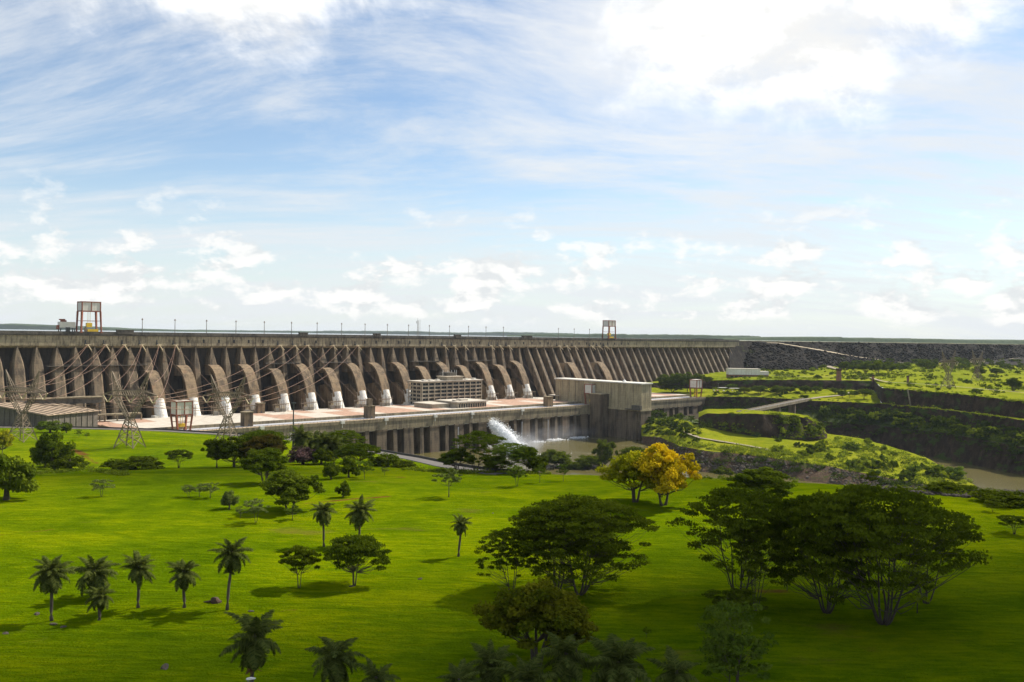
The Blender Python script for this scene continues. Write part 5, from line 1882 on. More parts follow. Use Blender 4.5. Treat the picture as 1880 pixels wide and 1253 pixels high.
def pbank(bk, r0, r1, px, py):
    """point of a bank strip that shows at a photo pixel"""
    best_, bp = 1e9, None
    for i in range(200):
        q = r0 + (r1 - r0) * i / 199
        p = bk.at(px, q)
        e_ = p - ray(px, py) * p.y
        if abs(e_.z) < best_:
            best_, bp = abs(e_.z), p
    return bp


def B(bk, r0, r1, key, px, base, top, wpx, leafmat, name, label, cat='tree', bark='bark', group=None):
    p = pbank(bk, r0, r1, px, base)
    s = p.y / F
    return put_tree(key, p + Vector((0, 0, -.3)), (base - top) * s, wpx * s / 2, leafmat, name, label, cat, group, bark)


# named trees on the plateau and terraces
for px, b, tp, wp, mt, lab in [
    (1552, 685, 664, 22, 'leaf_mid', 'dark tree at the left end of the plateau tree belt'), (1570, 684, 668, 24, 'leaf_mid', 'round tree near the left end of the plateau tree belt'),
    (1590, 686, 666, 26, 'leaf_mid', 'tree left of the wide clump on the plateau'), (1612, 688, 664, 34, 'leaf_mid', 'wide dark tree in the plateau clump above the upper cliff'),
    (1632, 686, 665, 30, 'leaf_mid', 'tree at the right of the plateau clump above the upper cliff'), (1655, 682, 668, 26, 'leaf_fresh', 'light tree right of the plateau clump'),
    (1798, 692, 673, 24, 'leaf_dark', 'dark round tree right of the far pylons'), (1862, 718, 694, 30, 'leaf_mid', 'tree on the plateau at the right picture edge'),
    (1705, 677, 664, 26, 'leaf_mid', 'tree in the belt left of the far pylons'), (1830, 690, 676, 22, 'leaf_mid', 'tree in the belt near the right picture edge')]:
    B(bank, 5.0, 7.0, 'dome_a' if px % 2 else 'dome_b', px, b, tp, wp, mt, 'round_tree', lab)
for px, b, tp, wp, mt, key, lab in [
    (1548, 731, 716, 22, 'leaf_fresh', 'dome_c', 'light tree in the row on the green terrace above the bridge'), (1562, 733, 718, 18, 'leaf_fresh', 'loose_b', 'airy tree in the row on the green terrace'),
    (1588, 733, 714, 30, 'leaf_mid', 'flat_b', 'umbrella tree at the right end of the green terrace'), (1570, 729, 717, 16, 'leaf_mid', 'dome_c', 'small tree behind the airy one on the green terrace'),
    (1535, 724, 713, 18, 'leaf_mid', 'dome_c', 'tree at the left end of the row on the green terrace'), (1500, 722, 710, 20, 'leaf_mid', 'dome_b', 'dark tree at the foot of the upper cliff behind the bridge'),
    (1480, 722, 708, 22, 'leaf_mid', 'dome_a', 'second dark tree at the foot of the upper cliff behind the bridge'), (1430, 724, 708, 30, 'leaf_mid', 'dome_a', 'round tree on the terrace above the bridge start'),
    (1396, 724, 708, 30, 'leaf_mid', 'dome_b', 'round tree left of the one above the bridge start'), (1452, 722, 711, 20, 'leaf_mid', 'dome_c', 'low tree on the terrace right of the two round ones'),
    (1368, 722, 711, 22, 'leaf_dark', 'dome_a', 'dark tree beside the parked cars'), (1345, 706, 697, 22, 'leaf_fresh', 'bush_a', 'light shrub above the parked cars')]:
    B(bank, 3.0, 4.0, key, px, b, tp, wp, mt, 'terrace_tree', lab)
# hill of trees behind the right end of the powerhouse
for px, b, tp, wp, mt, lab in [
    (1222, 716, 688, 32, 'leaf_mid', 'tree at the left of the clump behind the hall roof'), (1242, 716, 686, 34, 'leaf_mid', 'tallest tree of the clump behind the hall roof'),
    (1262, 718, 684, 28, 'leaf_fresh', 'lighter tree of the clump left of the far orange crane'), (1282, 706, 686, 26, 'leaf_dark', 'dark tree just behind the far orange crane'),
    (1300, 704, 692, 20, 'leaf_mid', 'tree right behind the far orange crane'), (1235, 720, 704, 40, 'leaf_dark', 'dark low tree in front of the clump behind the hall')]:
    p = at_depth(px, b, 1330.0)
    put_tree('dome_a' if px % 3 else 'dome_b', p, (b - tp) * 1330 / F, wp * 1330 / F / 2, mt, 'round_tree', lab)
# scrub: individuals that show largest, the mass as ground cover
scatter(bank, 5.05, 7.0, 1390, 1880, 120, ['farbush_0', 'farbush_1', 'farbush_2', 'far_0'], ['leaf_scrub', 'leaf_mid', 'leaf_fresh'], (3, 7), (.7, 1.2), 'plateau_shrub',
        'green shrub among the scattered bushes on the grassy plateau', 'shrub', 'shrubs scattered over the plateau')
scatter(bank, 6.35, 7.0, 1560, 1880, 90, ['far_0', 'far_1', 'far_2'], ['leaf_mid', 'leaf_mid', 'leaf_cliff', 'leaf_fresh'], (7, 14), (.5, .8), 'plateau_tree',
        'tree in the belt along the foot of the far rockfill dam', 'tree', 'trees along the foot of the far rockfill')
scatter(bank, 3.1, 3.9, 1310, 1480, 26, ['farbush_0', 'farbush_1'], ['leaf_cliff', 'leaf_mid'], (3, 6), (.8, 1.3), 'terrace_shrub', 'green shrub on the terrace behind the bridge', 'shrub', 'shrubs on the terrace behind the bridge')


def scrub_mass(name, pts, mat, size, per, leaf, seed, zf=.6):
    """many low shrubs grown together as one ground cover"""
    rg = np.random.default_rng(seed)
    n = len(pts)
    rx = size * rg.choice([.45, .6, .8, 1.1, 1.6], n, p=[.25, .25, .22, .18, .10]) * rg.uniform(.8, 1.2, n)
    cl = np.stack([pts[:, 0], pts[:, 1], pts[:, 2] + rx * zf * .35, rx, rx * rg.uniform(.7, 1, n), rx * zf * rg.uniform(.7, 1.2, n)], 1)
    v, f, tint = clump_leaves(rg, cl, per, leaf, .2)
    o = obj(name, npmesh(name, v, f, M[mat], False, {'tint': ('FACE', tint)}))
    return tag(o, kind='stuff')


def bank_pts(bk, spans, seed):
    rg = random.Random(seed)
    out = []
    for x0, x1, q0, q1, n in spans:
        for _ in range(n):
            px = rg.uniform(x0, x1)
            if noise.noise((px * .02, seed, q0)) < -.25 and rg.random() < .6: continue
            out.append(tuple(bk.at(px, rg.uniform(q0, q1))))
    return np.array(out)


scrub_mass('scrub', bank_pts(pen, [(1235, 1400, 1.0, 1.35, 80), (1400, 1530, 0.95, 1.5, 90), (1530, 1790, 1.0, 2.75, 190), (1500, 1640, 1.6, 2.5, 40)], 5), 'leaf_scrub', 4.6, 60, .9, 41)
scrub_mass('scrub', bank_pts(pen, [(1180, 1290, 1.2, 3.7, 130), (1290, 1500, 2.75, 3.6, 60), (1240, 1700, .4, 1.0, 130), (1540, 1760, 1.0, 2.4, 60)], 6), 'leaf_cliff', 5.0, 60, .9, 42)
scrub_mass('scrub', bank_pts(mound, [(1290, 1400, 0.0, .45, 60), (1420, 1515, 0.0, 1.1, 110), (1300, 1440, .95, 1.1, 14)], 7), 'leaf_scrub', 3.6, 60, .8, 43)
scrub_mass('cliff_scrub', bank_pts(bank, [(1300, 1500, 0.9, 2.7, 190), (1500, 1620, .6, 2.6, 200), (1620, 1880, .75, 2.5, 330), (1800, 1950, .4, 2.0, 100)], 8), 'leaf_cliff', 5.0, 60, .9, 44)
scrub_mass('cliff_scrub', bank_pts(bank, [(1296, 2000, 2.9, 3.12, 200), (1310, 1620, 3.85, 4.1, 110), (1620, 2000, 4.9, 5.08, 150), (1310, 1500, 4.9, 5.2, 100)], 9), 'leaf_scrub', 2.6, 45, .7, 45)
scrub_mass('plateau_scrub', bank_pts(bank, [(1340, 1900, 5.1, 6.9, 380), (1550, 1900, 6.3, 7.0, 380)], 10), 'leaf_mid', 4.5, 34, 1.2, 46)
scatter(pen, 1.0, 2.7, 1420, 1780, 42, ['farbush_0', 'farbush_1', 'farbush_2'], ['leaf_scrub', 'leaf_fresh', 'leaf_mid'], (4, 9), (.6, 1.0), 'riverside_shrub', 'round green bush in the thicket on the tongue of land between the two channels', 'shrub', 'bushes on the tongue of land')
scatter(pen, 1.2, 3.6, 1190, 1285, 34, ['farbush_0', 'farbush_1', 'far_1'], ['leaf_cliff', 'leaf_mid'], (5, 10), (.6, .9), 'riverside_tree', 'tree in the thicket at the foot of the concrete hall', 'tree', 'trees at the foot of the hall')
scatter(bank, 1.0, 2.2, 1500, 1900, 70, ['far_0', 'far_1', 'far_2', 'farbush_1'], ['leaf_cliff', 'leaf_mid', 'leaf_scrub'], (6, 13), (.5, .8), 'cliff_tree', 'tree growing on the ledge half way up the dark river cliff', 'tree', 'trees on the ledge of the river cliff')
scatter(mound, .1, .9, 1430, 1510, 14, ['farbush_0', 'farbush_2'], ['leaf_scrub', 'leaf_mid'], (5, 10), (.7, 1.0), 'mound_bush', 'bush on the overgrown rounded end of the flat topped mound', 'shrub', 'bushes on the mound')
# verge weeds along the crest of the left lawn and river edge
vp = []
rgv = random.Random(3)
for x0, y0_, x1, y1_, n in [(165, 865, 235, 872, 40), (120, 866, 170, 860, 20), (430, 858, 480, 862, 10), (740, 862, 830, 868, 50), (830, 868, 1090, 870, 110), (1290, 878, 1500, 886, 60), (1560, 893, 1880, 918, 120), (60, 872, 120, 866, 20)]:
    for _ in range(n):
        q = rgv.random()
        vp.append(tuple(hit(x0 + (x1 - x0) * q, y0_ + (y1_ - y0_) * q + rgv.uniform(-2, 2), 230)))
scrub_mass('verge_weeds', np.array(vp), 'leaf_scrub', 1.5, 40, .42, 47)

# taller grass tufts on the near lawn
rg = np.random.default_rng(99)
tp = []
while len(tp) < 15000:
    Y = 95 + 190 * rg.random() ** 1.2
    a = rg.uniform(-.66, .66)
    if noise.noise((a * Y * .05, Y * .05, 2.0)) + .4 * noise.noise((a * Y * .3, Y * .3, 4.0)) > rg.uniform(-.25, .45):
        tp.append((a * Y, Y, lawn_h(a * Y, Y)))
tp = np.array(tp)
nb = 3
P_ = np.repeat(tp, nb, 0) + rg.normal(size=(len(tp) * nb, 3)) * np.array([.22, .22, 0])
hgt = rg.uniform(.06, .17, len(P_))
lean_ = rg.normal(size=(len(P_), 2)) * .10
sd_ = rg.normal(size=(len(P_), 2))
sd_ /= np.linalg.norm(sd_, axis=1, keepdims=True)
sd_ *= .07
z0 = np.zeros(len(P_))
A = np.stack([P_[:, 0] - sd_[:, 0], P_[:, 1] - sd_[:, 1], P_[:, 2] - .06], 1)
Bq = np.stack([P_[:, 0] + sd_[:, 0], P_[:, 1] + sd_[:, 1], P_[:, 2] - .06], 1)
Cq = np.stack([P_[:, 0] + lean_[:, 0], P_[:, 1] + lean_[:, 1], P_[:, 2] + hgt], 1)
v = np.stack([A, Bq, Cq], 1).reshape(-1, 3)
f = np.arange(len(v)).reshape(-1, 3)
M['tuft'] = mat_leaf('grass tufts', (0.085, 0.13, 0.001), (0.18, 0.23, 0.002), 0.4)
tag(obj('grass', npmesh('grass', v, f, M['tuft'], False, {'tint': ('FACE', rg.uniform(0, 1, len(f)))})), kind='stuff')

# ------------------------------------------------------------------ stones
def rock_mesh(seed, flat=.7, sub=2):
    import bmesh
    bm = bmesh.new()
    bmesh.ops.create_icosphere(bm, subdivisions=sub, radius=1.0)
    rg = random.Random(seed)
    for v in bm.verts:
        n = noise.noise(v.co * 1.1 + Vector((seed * 3.1, 0, 0))) * .55 + noise.noise(v.co * 2.6 + Vector((0, seed * 2.3, 0))) * .22
        v.co *= 1 + n
        v.co.z *= flat
    me = bpy.data.meshes.new('rock')
    bm.to_mesh(me)
    bm.free()
    return me


M['stone'] = mat_rock('grey brown stones', ((0.05, 0.04, 0.032), (0.11, 0.09, 0.072), (0.20, 0.165, 0.135)), 0.8, .6)
M['deadwood'] = mat_plain('dead wood', (0.07, 0.042, 0.025), 0.95, .3, 1.5)


def stones(name, pts, smin, smax, seed, mat='stone'):
    rg = np.random.default_rng(seed)
    base = rock_mesh(seed, .7, 1)
    bv = np.array([v.co[:] for v in base.vertices])
    bf = np.array([p.vertices[:] for p in base.polygons])
    n = len(pts)
    s = rg.uniform(smin, smax, n) * rg.choice([.6, 1, 1, 1.5], n)
    an = rg.uniform(0, 6.28, n)
    sq = rg.uniform(.7, 1.3, (n, 3))
    vs = bv[None] * sq[:, None] * s[:, None, None]
    c, sn = np.cos(an)[:, None], np.sin(an)[:, None]
    x = vs[..., 0] * c - vs[..., 1] * sn
    y = vs[..., 0] * sn + vs[..., 1] * c
    v = np.stack([x, y, vs[..., 2]], -1) + pts[:, None]
    f = (bf[None] + (np.arange(n) * len(bv))[:, None, None]).reshape(-1, 3)
    bpy.data.meshes.remove(base)
    return tag(obj(name, npmesh(name, v.reshape(-1, 3), f, M[mat])), kind='stuff')


rg_ = random.Random(8)
pts = []
for _ in range(900):
    px = rg_.uniform(1590, 1900)
    q = rg_.random()
    y0_ = np.interp(px, [1560, 1880], [893, 918])
    p = hit(px, y0_ + 4, 230)
    Y = p.y + q * 26
    X = colx(px) * Y
    pts.append((X, Y, lawn_h(X, Y) + .2))
stones('riprap', np.array(pts), .4, 1.0, 3)
stones('rubble', bank_pts(pen, [(1205, 1790, .05, .95, 1500), (1250, 1420, .0, .6, 500)], 14), .7, 1.7, 4)
stones('rockfill_boulders', np.concatenate([bank_pts(spur, [(1345, 1500, .02, .98, 1900)], 15), bank_pts(ramp, [(1410, 1650, .03, .97, 1500)], 16), bank_pts(rockfill, [(1440, 1900, .03, .97, 4200)], 17)]), 1.1, 2.3, 5, 'rockfill')

t = thing('tree_stump', 'dark brown dead stump with a low root lying on the lawn beside the tallest palm', 'stump', hit(396, 1107))
o = obj('stump', rock_mesh(2, .9), t, (0, 0, .25), (0, 0, 0), (.75, .6, .75), M['deadwood'])
mb = MB(); mb.tube([(-.3, 0, .3), (-1.2, -.1, .18), (-2.0, .1, .05)], [.22, .16, .06], 6); mb.obj('root', M['deadwood'], t)
for i, (px, py, s, lab) in enumerate([(98, 1147, .35, 'flat pale stone in the grass under the leftmost palm'), (116, 1152, .3, 'small pale stone right of the one under the leftmost palm'), (68, 1128, .4, 'tan stone in the grass left of the leftmost palm'),
                                      (460, 1123, .32, 'pale stone in the grass right of the tallest palm'), (771, 1064, .3, 'pale stone on the lawn between the umbrella tree and the centre group'), (302, 1226, .5, 'long pale log like stone on the shaded lawn at the bottom left'),
                                      (10, 1164, .3, 'small stone at the left picture edge on the shaded lawn'), (646, 1077, .35, 'pale stone at the foot of the wide umbrella tree'), (905, 943, .25, 'small dark stone on the bright lawn left of the centre group')]):
    p = hit(px, py)
    tag(obj('stone', rock_mesh(30 + i, .5), None, p + Vector((0, 0, .05)), (0, 0, i), (s * 1.6, s, s), M['stone']), lab, 'stone')

# white lamp cut by the bottom edge
p = at_depth(456, 1247, 92.0)
t = thing('street_lamp', 'white street lamp head just showing at the bottom edge in front of the big palm', 'street lamp', (p.x, p.y, lawn_h(p.x, p.y)))
hh = p.z - lawn_h(p.x, p.y)
mb = MB(); mb.tube([(0, 0, -.3), (0, 0, hh - .15)], [.11, .07], 8); mb.obj('pole', M['steel'], t)
mb = MB(); mb.tube([(0, 0, hh - .2), (-.25, 0, hh - .02)], [.06, .06], 6); mb.obj('arm', M['steel'], t)
mb = MB()
mb.loft([[(-.2, -.14, hh - .06), (-.2, .14, hh - .06), (-.2, .10, hh + .08), (-.2, -.10, hh + .08)], [(.25, -.2, hh - .02), (.25, .2, hh - .02), (.25, .15, hh + .16), (.25, -.15, hh + .16)], [(.75, -.1, hh + .04), (.75, .1, hh + .04), (.75, .06, hh + .12), (.75, -.06, hh + .12)]])
mb.obj('lamp_head', M['white'], t)

# ------------------------------------------------------------------ right bank buildings and structures
A_ = at_level(1338, 694, -63.5)
B_ = at_level(1412, 695, -63.5)
ang = math.atan2(B_.y - A_.y, B_.x - A_.x)
Lw = (B_ - A_).length
t = thing('depot_building', 'long white flat roofed building over a brown brick base on the far right bank', 'building', (A_.x, A_.y, -66), ang)
mb = MB(); mb.box(0.6, Lw - .6, .6, 18, 0, 7.6); mb.obj('brick_base', M['brick'], t)
for i in range(8):
    x0, x1 = i * Lw * .78 / 8, (i + 1) * Lw * .78 / 8
    mb = MB(); mb.box(x0 + .05, x1 - .05, 0, .5, 7.6, 17.0); mb.obj('wall_panel', M['white'], t)
mb = MB(); mb.box(0, Lw * .78, .5, 18, 7.6, 16.9); mb.obj('wall', M['white'], t)
mb = MB(); mb.box(-.4, Lw * .78 + .4, -.4, 18.4, 17.0, 17.6); mb.obj('roof', M['whitedeck'], t)
mb = MB(); mb.box(Lw * .78 + .05, Lw, 2, 16, 7.6, 13.5); mb.obj('side_wing', M['whitepanel'], t)
for i in range(7):
    mb = MB(); mb.box(3 + i * 7, 7.4 + i * 7, .45, .62, 2.5, 5.5); mb.obj('window', M['glass'], t)

pA = Vector((colx(1362) * 955, 955, -80.6)); pB = Vector((colx(1484) * 1128, 1128, -76.6))
br = thing('road_bridge', 'narrow concrete road bridge on square piers crossing the side channel', 'bridge', pA, math.atan2((pB - pA).y, (pB - pA).x))
Lb_ = math.hypot((pB - pA).x, (pB - pA).y); dzb = pB.z - pA.z
mb = MB(); mb.hexa([(0, -5, -2.0), (Lb_, -5, dzb - 2), (Lb_, 5, dzb - 2), (0, 5, -2), (0, -5, 0), (Lb_, -5, dzb), (Lb_, 5, dzb), (0, 5, 0)]); mb.obj('deck', M['girder'], br)
mb = MB(); mb.hexa([(0, -4.2, 0.01), (Lb_, -4.2, dzb + .01), (Lb_, 4.2, dzb + .01), (0, 4.2, 0.01), (0, -4.2, .12), (Lb_, -4.2, dzb + .12), (Lb_, 4.2, dzb + .12), (0, 4.2, .12)]); mb.obj('carriageway', M['asphalt'], br)
for sy in (-5, 4.7):
    mb = MB(); mb.hexa([(0, sy, 0.003), (Lb_, sy, dzb + .003), (Lb_, sy + .3, dzb + .003), (0, sy + .3, 0.003), (0, sy, 1.1), (Lb_, sy, dzb + 1.1), (Lb_, sy + .3, dzb + 1.1), (0, sy + .3, 1.1)]); mb.obj('parapet', M['girder'], br)
for q in (.28, .5, .74):
    mb = MB(); mb.box(Lb_ * q - 2, Lb_ * q + 2, -4, 4, -46, dzb * q - 2.01); mb.obj('pier', M['pier'], br)

# tracks: road on the terrace and over the plateau
def strip_road(name, pts, wd, mat):
    mb = MB(); prev = None
    for i in range(len(pts)):
        a, b = pts[max(i - 1, 0)], pts[min(i + 1, len(pts) - 1)]
        t_ = Vector((b.x - a.x, b.y - a.y, 0)).normalized()
        n_ = Vector((-t_.y, t_.x, 0)) * wd / 2
        r_ = [pts[i] + n_, pts[i] - n_]
        if prev: mb.add(prev + r_, [(0, 1, 3, 2)])
        prev = r_
    tag(mb.obj(name, M[mat]), kind='structure')


def bpath(bk, spec, n=40, up=.9):
    out = []
    for i in range(n):
        q = i / (n - 1) * (len(spec) - 1)
        j = min(int(q), len(spec) - 2); f_ = q - j
        px = spec[j][0] * (1 - f_) + spec[j + 1][0] * f_
        rw = spec[j][1] * (1 - f_) + spec[j + 1][1] * f_
        out.append(bk.at(px, rw) + Vector((0, 0, up)))
    return out


strip_road('road', bpath(bank, [(1484, 3.05), (1510, 3.25), (1545, 3.45), (1580, 3.9)]), 9, 'dirt_road')
strip_road('dirt_track', bpath(bank, [(1540, 6.3), (1525, 6.6), (1520, 6.8), (1500, 6.95)], up=1.6), 12, 'dirt_road')
strip_road('dirt_track', bpath(bank, [(1390, 5.5), (1480, 5.25), (1640, 5.3), (1800, 5.28), (1900, 5.3)], up=1.8), 5, 'dirt_road')
strip_road('dirt_track', bpath(pen, [(1245, 2.2), (1262, 1.9), (1300, 1.75), (1380, 1.5), (1430, 1.35)], up=.8), 6, 'dirt_road')

for px, b, tp, wp, lab in [(1541, 700, 678, 7, 'tallest old brown concrete post on the grassy plateau'), (1604, 703, 692, 3, 'short dark post on the plateau, middle of three'), (1668, 704, 690, 3.4, 'dark post on the plateau, rightmost of three')]:
    p = pbank(bank, 5.0, 7.0, px, b)
    s = p.y / F
    t = thing('old_post', lab, 'post', p, .3)
    w_, h_ = wp * s / 2, (b - tp) * s
    mb = MB(); mb.loft([[(-w_, -w_, -1), (w_, -w_, -1), (w_, w_, -1), (-w_, w_, -1)], [(-w_ * .8, -w_ * .8, h_ * .8), (w_ * .8, -w_ * .8, h_ * .8), (w_ * .8, w_ * .8, h_ * .8), (-w_ * .8, w_ * .8, h_ * .8)]]); mb.obj('shaft', M['brick'], t)
    mb = MB(); mb.box(-w_ * 1.1, w_ * 1.1, -w_, w_, h_ * .8, h_); mb.obj('head', M['deadwood'], t)

for px, py, lab, s, yy in [(1742, 714, 'nearer grey lattice pylon on the right bank plateau', 1.05, 5.0), (1795, 700, 'fainter lattice pylon behind the nearer one on the right bank plateau', 1.0, 5.0)]:
    p = pbank(bank, yy, 7.0, px, py)
    pylon(p, lab, .5, s)

# cars and shelters on the terrace by the powerhouse end
cw = MB()
def car_meshes():
    b = MB()
    b.loft([[(-2.1, y, .35), (-2.1, y, .8), (-1.9, y, .95), (-1.0, y * .96, 1.0), (-.5, y * .82, 1.42), (.9, y * .82, 1.42), (1.5, y * .96, 1.0), (2.15, y, .9), (2.2, y, .35)] for y in (-.85, .85)])
    g_ = MB()
    for s_ in (-1, 1):
        g_.hexa([(-.85, s_ * .80 - .04, 1.02), (1.3, s_ * .80 - .04, 1.02), (1.3, s_ * .80 + .04, 1.02), (-.85, s_ * .80 + .04, 1.02), (-.45, s_ * .73 - .04, 1.36), (.85, s_ * .73 - .04, 1.36), (.85, s_ * .73 + .04, 1.36), (-.45, s_ * .73 + .04, 1.36)])
    wh = MB()
    wh.tube([(0, -.12, 0), (0, .12, 0)], .33, 10)
    return b.mesh('body'), g_.mesh('windows'), wh.mesh('wheel')


cb_, cg_, cwh = car_meshes()
car_cols = [('white', M['white'], (0.7, 0.7, 0.7)), ('silver', mat_plain('silver car paint', (0.4, 0.41, 0.42), .35, .05), 0), ('dark blue', mat_plain('dark blue car paint', (0.03, 0.05, 0.12), .3, .05), 0), ('red', mat_plain('red car paint', (0.35, 0.03, 0.02), .3, .05), 0)]
M['tyre'] = mat_plain('tyre rubber', (0.02, 0.02, 0.02), .8)
for i, (px, row, ci, lab) in enumerate([(1362, 3.78, 2, 'dark blue car parked right of the white shelters on the terrace'), (1368, 3.70, 0, 'white car, rightmost on the terrace beside the powerhouse end'), (1330, 3.62, 0, 'white car parked in front of the left shelter'),
                                        (1346, 3.60, 1, 'silver car parked in front of the right shelter'), (1312, 3.70, 0, 'white car parked left of the shelters near the far orange crane'), (1318, 3.66, 3, 'red car parked left of the shelters')]):
    p = bank.at(px, row)
    t = thing('parked_car', lab, 'car', p + Vector((0, 0, .6)), .4 + i * .3)
    obj('body', cb_, t, mat=car_cols[ci][1]); obj('windows', cg_, t, mat=M['glass'])
    for wx in (-1.35, 1.35):
        for wy in (-.78, .78):
            obj('wheel', cwh, t, (wx, wy, .33), mat=M['tyre'])
for px, row, L_, lab in [(1328, 3.85, 14, 'left white roofed car shelter on the terrace'), (1350, 3.74, 17, 'right white roofed car shelter on the terrace')]:
    p = bank.at(px, row)
    t = thing('car_shelter', lab, 'car shelter', p, .3)
    mb = MB(); mb.box(-L_ / 2, L_ / 2, -3, 3, 3.0, 3.5); mb.obj('roof', M['white'], t)
    for x in (-L_ / 2 + .5, 0, L_ / 2 - .8):
        mb = MB(); mb.box(x, x + .3, 2, 2.3, -.5, 3.0); mb.obj('column', M['steel'], t)
p = bank.at(1320, 3.5)
t = thing('lamp_mast', 'thin lamp mast on the terrace right of the far orange crane', 'lamp mast', p)
mb = MB(); mb.tube([(0, 0, -.5), (0, 0, 13)], [.3, .2], 6); mb.obj('pole', M['steel'], t)
mb = MB(); mb.box(-.8, .8, -.3, .3, 13, 13.5); mb.obj('lamp_head', M['steel'], t)
# pale drain chute on the upper cliff
c0, c1 = bank.at(1672, 4.03), bank.at(1666, 4.97)
mb = MB(); mb.tube([c0 + Vector((0, -2.5, 0)), c1 + Vector((0, -2.5, 1))], .9, 4)
tag(mb.obj('drain_chute', M['girder']), 'pale drain chute running down the upper dark cliff', 'chute')

# ------------------------------------------------------------------ water jet and spray
M['foam'] = mat_plain('white water', (.88, .89, .90), 1.0, .04, .5)
j0 = D(dam_x(903, YE), YE - .5, -101.5)
j1 = at_level(956, 836, WATER)
rgj = np.random.default_rng(5)
pl_ = []
n = 15000
q = rgj.uniform(0, 1, n) ** .9
wid = 6.0 + 7.5 * q
dirv = np.array(j1 - j0)
path = np.array(j0)[None] + dirv[None] * np.stack([q, q, q ** 2.0 * .72 + q * .28], 1)
path[:, 2] += 2.0
offs = rgj.normal(size=(n, 3)) * wid[:, None] * np.array([.34, .34, .42])
offs[:, 2] -= np.abs(rgj.normal(size=n)) * 6.0 * q
P_ = path + offs
P_[:, 2] = np.maximum(P_[:, 2], WATER + .3)
v, f, tint = leaf_quads(rgj, P_, rgj.normal(size=(n, 3)), .62, rgj.uniform(0, 1, n), 2.2)
v2 = []
jet = thing('water_jet', 'white jet of water shooting from the powerhouse wall down into the river', 'water jet', j0)
o = obj('spray', npmesh('spray', v - np.array(j0), f, M['foam'], False, {'tint': ('FACE', tint)}), jet)
rings = []
for i in range(15):
    q = i / 14
    c = np.array(j0) + dirv * np.array([q, q, q ** 2.0 * .72 + q * .28]) + np.array([0, 0, 1.5])
    ww = (3.4 + 5.0 * q) * (1 + .22 * noise.noise((i * 1.7, 3, 9)))
    rings.append([tuple(c - np.array(j0) + np.array([math.cos(a) * ww * (1 + .25 * noise.noise((i * .9, k * 1.3, 1))) * .8, math.sin(a) * ww * .2, math.sin(a) * ww * (1 + .3 * noise.noise((i * .7, k, 4))) - 1.0 * q])) for k, a in enumerate(np.linspace(0, 2 * math.pi, 18, endpoint=False))])
mb = MB(); mb.loft(rings)
o = mb.obj('stream', M['foam'], jet, True)
o.data.attributes.new('tint', 'FLOAT', 'FACE')
# white water where it lands and along the wall
fp = []
for _ in range(900):
    a, r_ = rgj.uniform(0, 6.28), abs(rgj.normal()) * 13
    fp.append((j1.x + math.cos(a) * r_ * 1.5, j1.y + math.sin(a) * r_ - 2, WATER + rgj.uniform(.05, .8) * math.exp(-r_ / 14)))
for px in (905, 930, 960, 990, 1018, 1030, 1058, 1066):
    b = D(dam_x(px, YE - 6), YE - 6, WATER)
    for _ in range(130):
        fp.append((b.x + rgj.normal() * 5, b.y + rgj.normal() * 2.5, WATER + abs(rgj.normal()) * .8))
fp = np.array(fp)
v, f, tint = leaf_quads(rgj, fp, rgj.normal(size=(len(fp), 3)) + np.array([0, 0, 1.5]), 1.0, rgj.uniform(0, 1, len(fp)), 2.5)
tag(obj('foam', npmesh('foam', v, f, M['foam'], False, {'tint': ('FACE', tint)})), kind='stuff')


def mist(name, c, r_, dens):
    import bmesh
    bm = bmesh.new()
    bmesh.ops.create_icosphere(bm, subdivisions=3, radius=1.0)
    me = bpy.data.meshes.new(name)
    bm.to_mesh(me); bm.free()
    m = bpy.data.materials.new(name)
    m.use_nodes = True
    t = NT(m.node_tree)
    m.node_tree.nodes.remove(m.node_tree.nodes['Principled BSDF'])
    vol = t.n('ShaderNodeVolumePrincipled')
    vol.inputs['Color'].default_value = (.93, .95, 1, 1)
    # thin out towards the rim of the puff
    oc = t.n('ShaderNodeTexCoord').outputs['Object']
    ln = t.n('ShaderNodeVectorMath', operation='LENGTH')
    t.put(ln.inputs[0], oc)
    fall = t.m('SUBTRACT', 1.0, t.sstep(ln.outputs['Value'], 0.15, 1.0))
    nz = t.noise(oc, 2.2, 3, .6)
    t.link(t.m('MULTIPLY', t.m('MULTIPLY', fall, t.sstep(nz, .3, .7)), dens), vol.inputs['Density'])
    out = [n for n in m.node_tree.nodes if n.type == 'OUTPUT_MATERIAL'][0]
    t.link(vol.outputs[0], out.inputs['Volume'])
    o = obj(name, me, None, c, (0, 0, DROT), r_, m)
    return tag(o, kind='stuff')


mist('mist', (j1.x + 3, j1.y + 2, WATER + 8), (30, 22, 20), .06)
mc = D(dam_x(1010, YE - 12), YE - 12, WATER + 5)
mist('mist', mc, (105, 24, 22), .012)

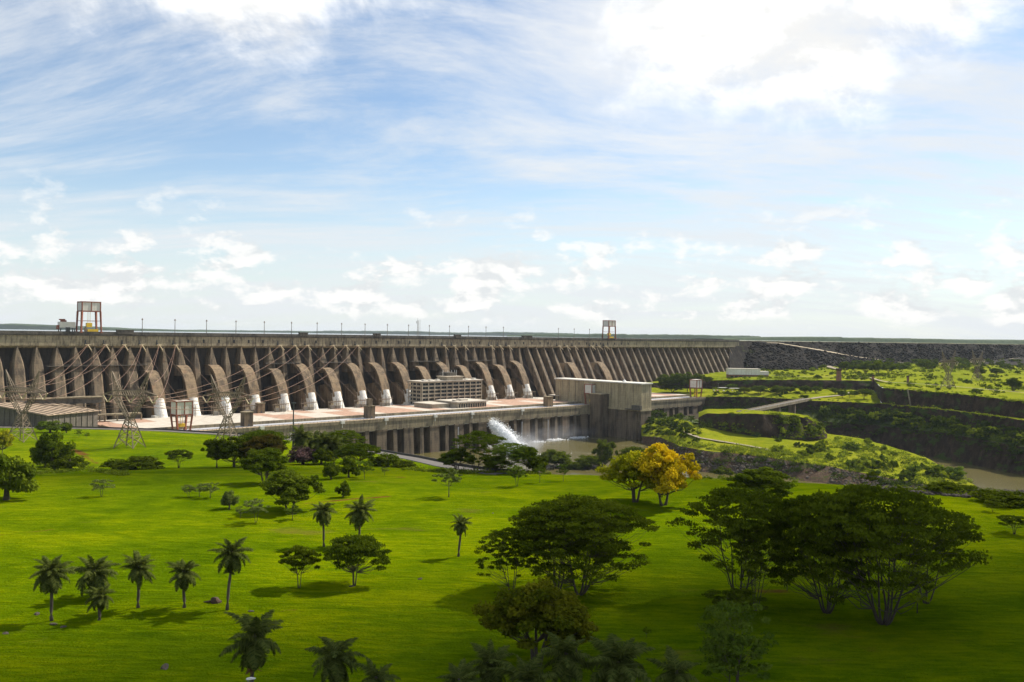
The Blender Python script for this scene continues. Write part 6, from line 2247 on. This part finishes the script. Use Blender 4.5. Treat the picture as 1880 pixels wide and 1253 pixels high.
# ------------------------------------------------------------------ unseen high puffs added to shade the near lawn, and the air
EDGE_P, EDGE_D, IN_D = Vector((20, 166, -43)), Vector((.93, .36, 0)).normalized(), Vector((.36, -.93, 0)).normalized()
CLOUD_Z = 5400.0
lift = sunvec * (CLOUD_Z / sunvec.z)
import bmesh
bm = bmesh.new()
rc = random.Random(12)
for i in range(-11, 12):
    for j in range(5):
        rr = rc.uniform(60, 95)
        c = EDGE_P + EDGE_D * (i * 62 + rc.uniform(-14, 14)) + IN_D * (rr * 1.02 + j * 95 + rc.uniform(-8, 16)) + lift
        c.z += rc.uniform(-10, 10)
        res = bmesh.ops.create_icosphere(bm, subdivisions=2, radius=rr)
        for v in res['verts']:
            v.co *= 1 + .28 * noise.noise(v.co * .022 + Vector((i, j, 0)))
            v.co.z *= .38
            v.co += c
# smaller unseen wisps, added to dapple the rest of the lawn with shade
for cx_, cy_, wx_, wy_ in [(-150, 305, 95, 20), (-60, 300, 60, 16), (150, 262, 60, 18), (60, 268, 40, 12)]:
    for i in range(7):
        c = Vector((cx_ + rc.uniform(-wx_, wx_), cy_ + rc.uniform(-wy_, wy_), -47)) + lift
        rr = rc.uniform(13, 24)
        res = bmesh.ops.create_icosphere(bm, subdivisions=2, radius=rr)
        for v in res['verts']:
            v.co *= 1 + .3 * noise.noise(v.co * .05 + Vector((i, cx_, 0)))
            v.co.z *= .4
            v.co += c
me = bpy.data.meshes.new('shade_cloud'); bm.to_mesh(me); bm.free()
me.polygons.foreach_set('use_smooth', [True] * len(me.polygons))
M['shade_cloud'] = mat_plain('cloud white', (.85, .85, .85), 1.0, .05, .01)
tag(obj('shade_cloud', me, mat=M['shade_cloud']), kind='structure')

mh = bpy.data.materials.new('haze')
mh.use_nodes = True
th = NT(mh.node_tree)
mh.node_tree.nodes.remove(mh.node_tree.nodes['Principled BSDF'])
vol = th.n('ShaderNodeVolumePrincipled')
vol.inputs['Color'].default_value = (.80, .90, 1.0, 1)
vol.inputs['Density'].default_value = 0.000021
th.link(vol.outputs[0], [n for n in mh.node_tree.nodes if n.type == 'OUTPUT_MATERIAL'][0].inputs['Volume'])
mb = MB(); mb.box(-17000, 17000, -400, 16500, -132, 75)
tag(mb.obj('haze', mh), kind='stuff')
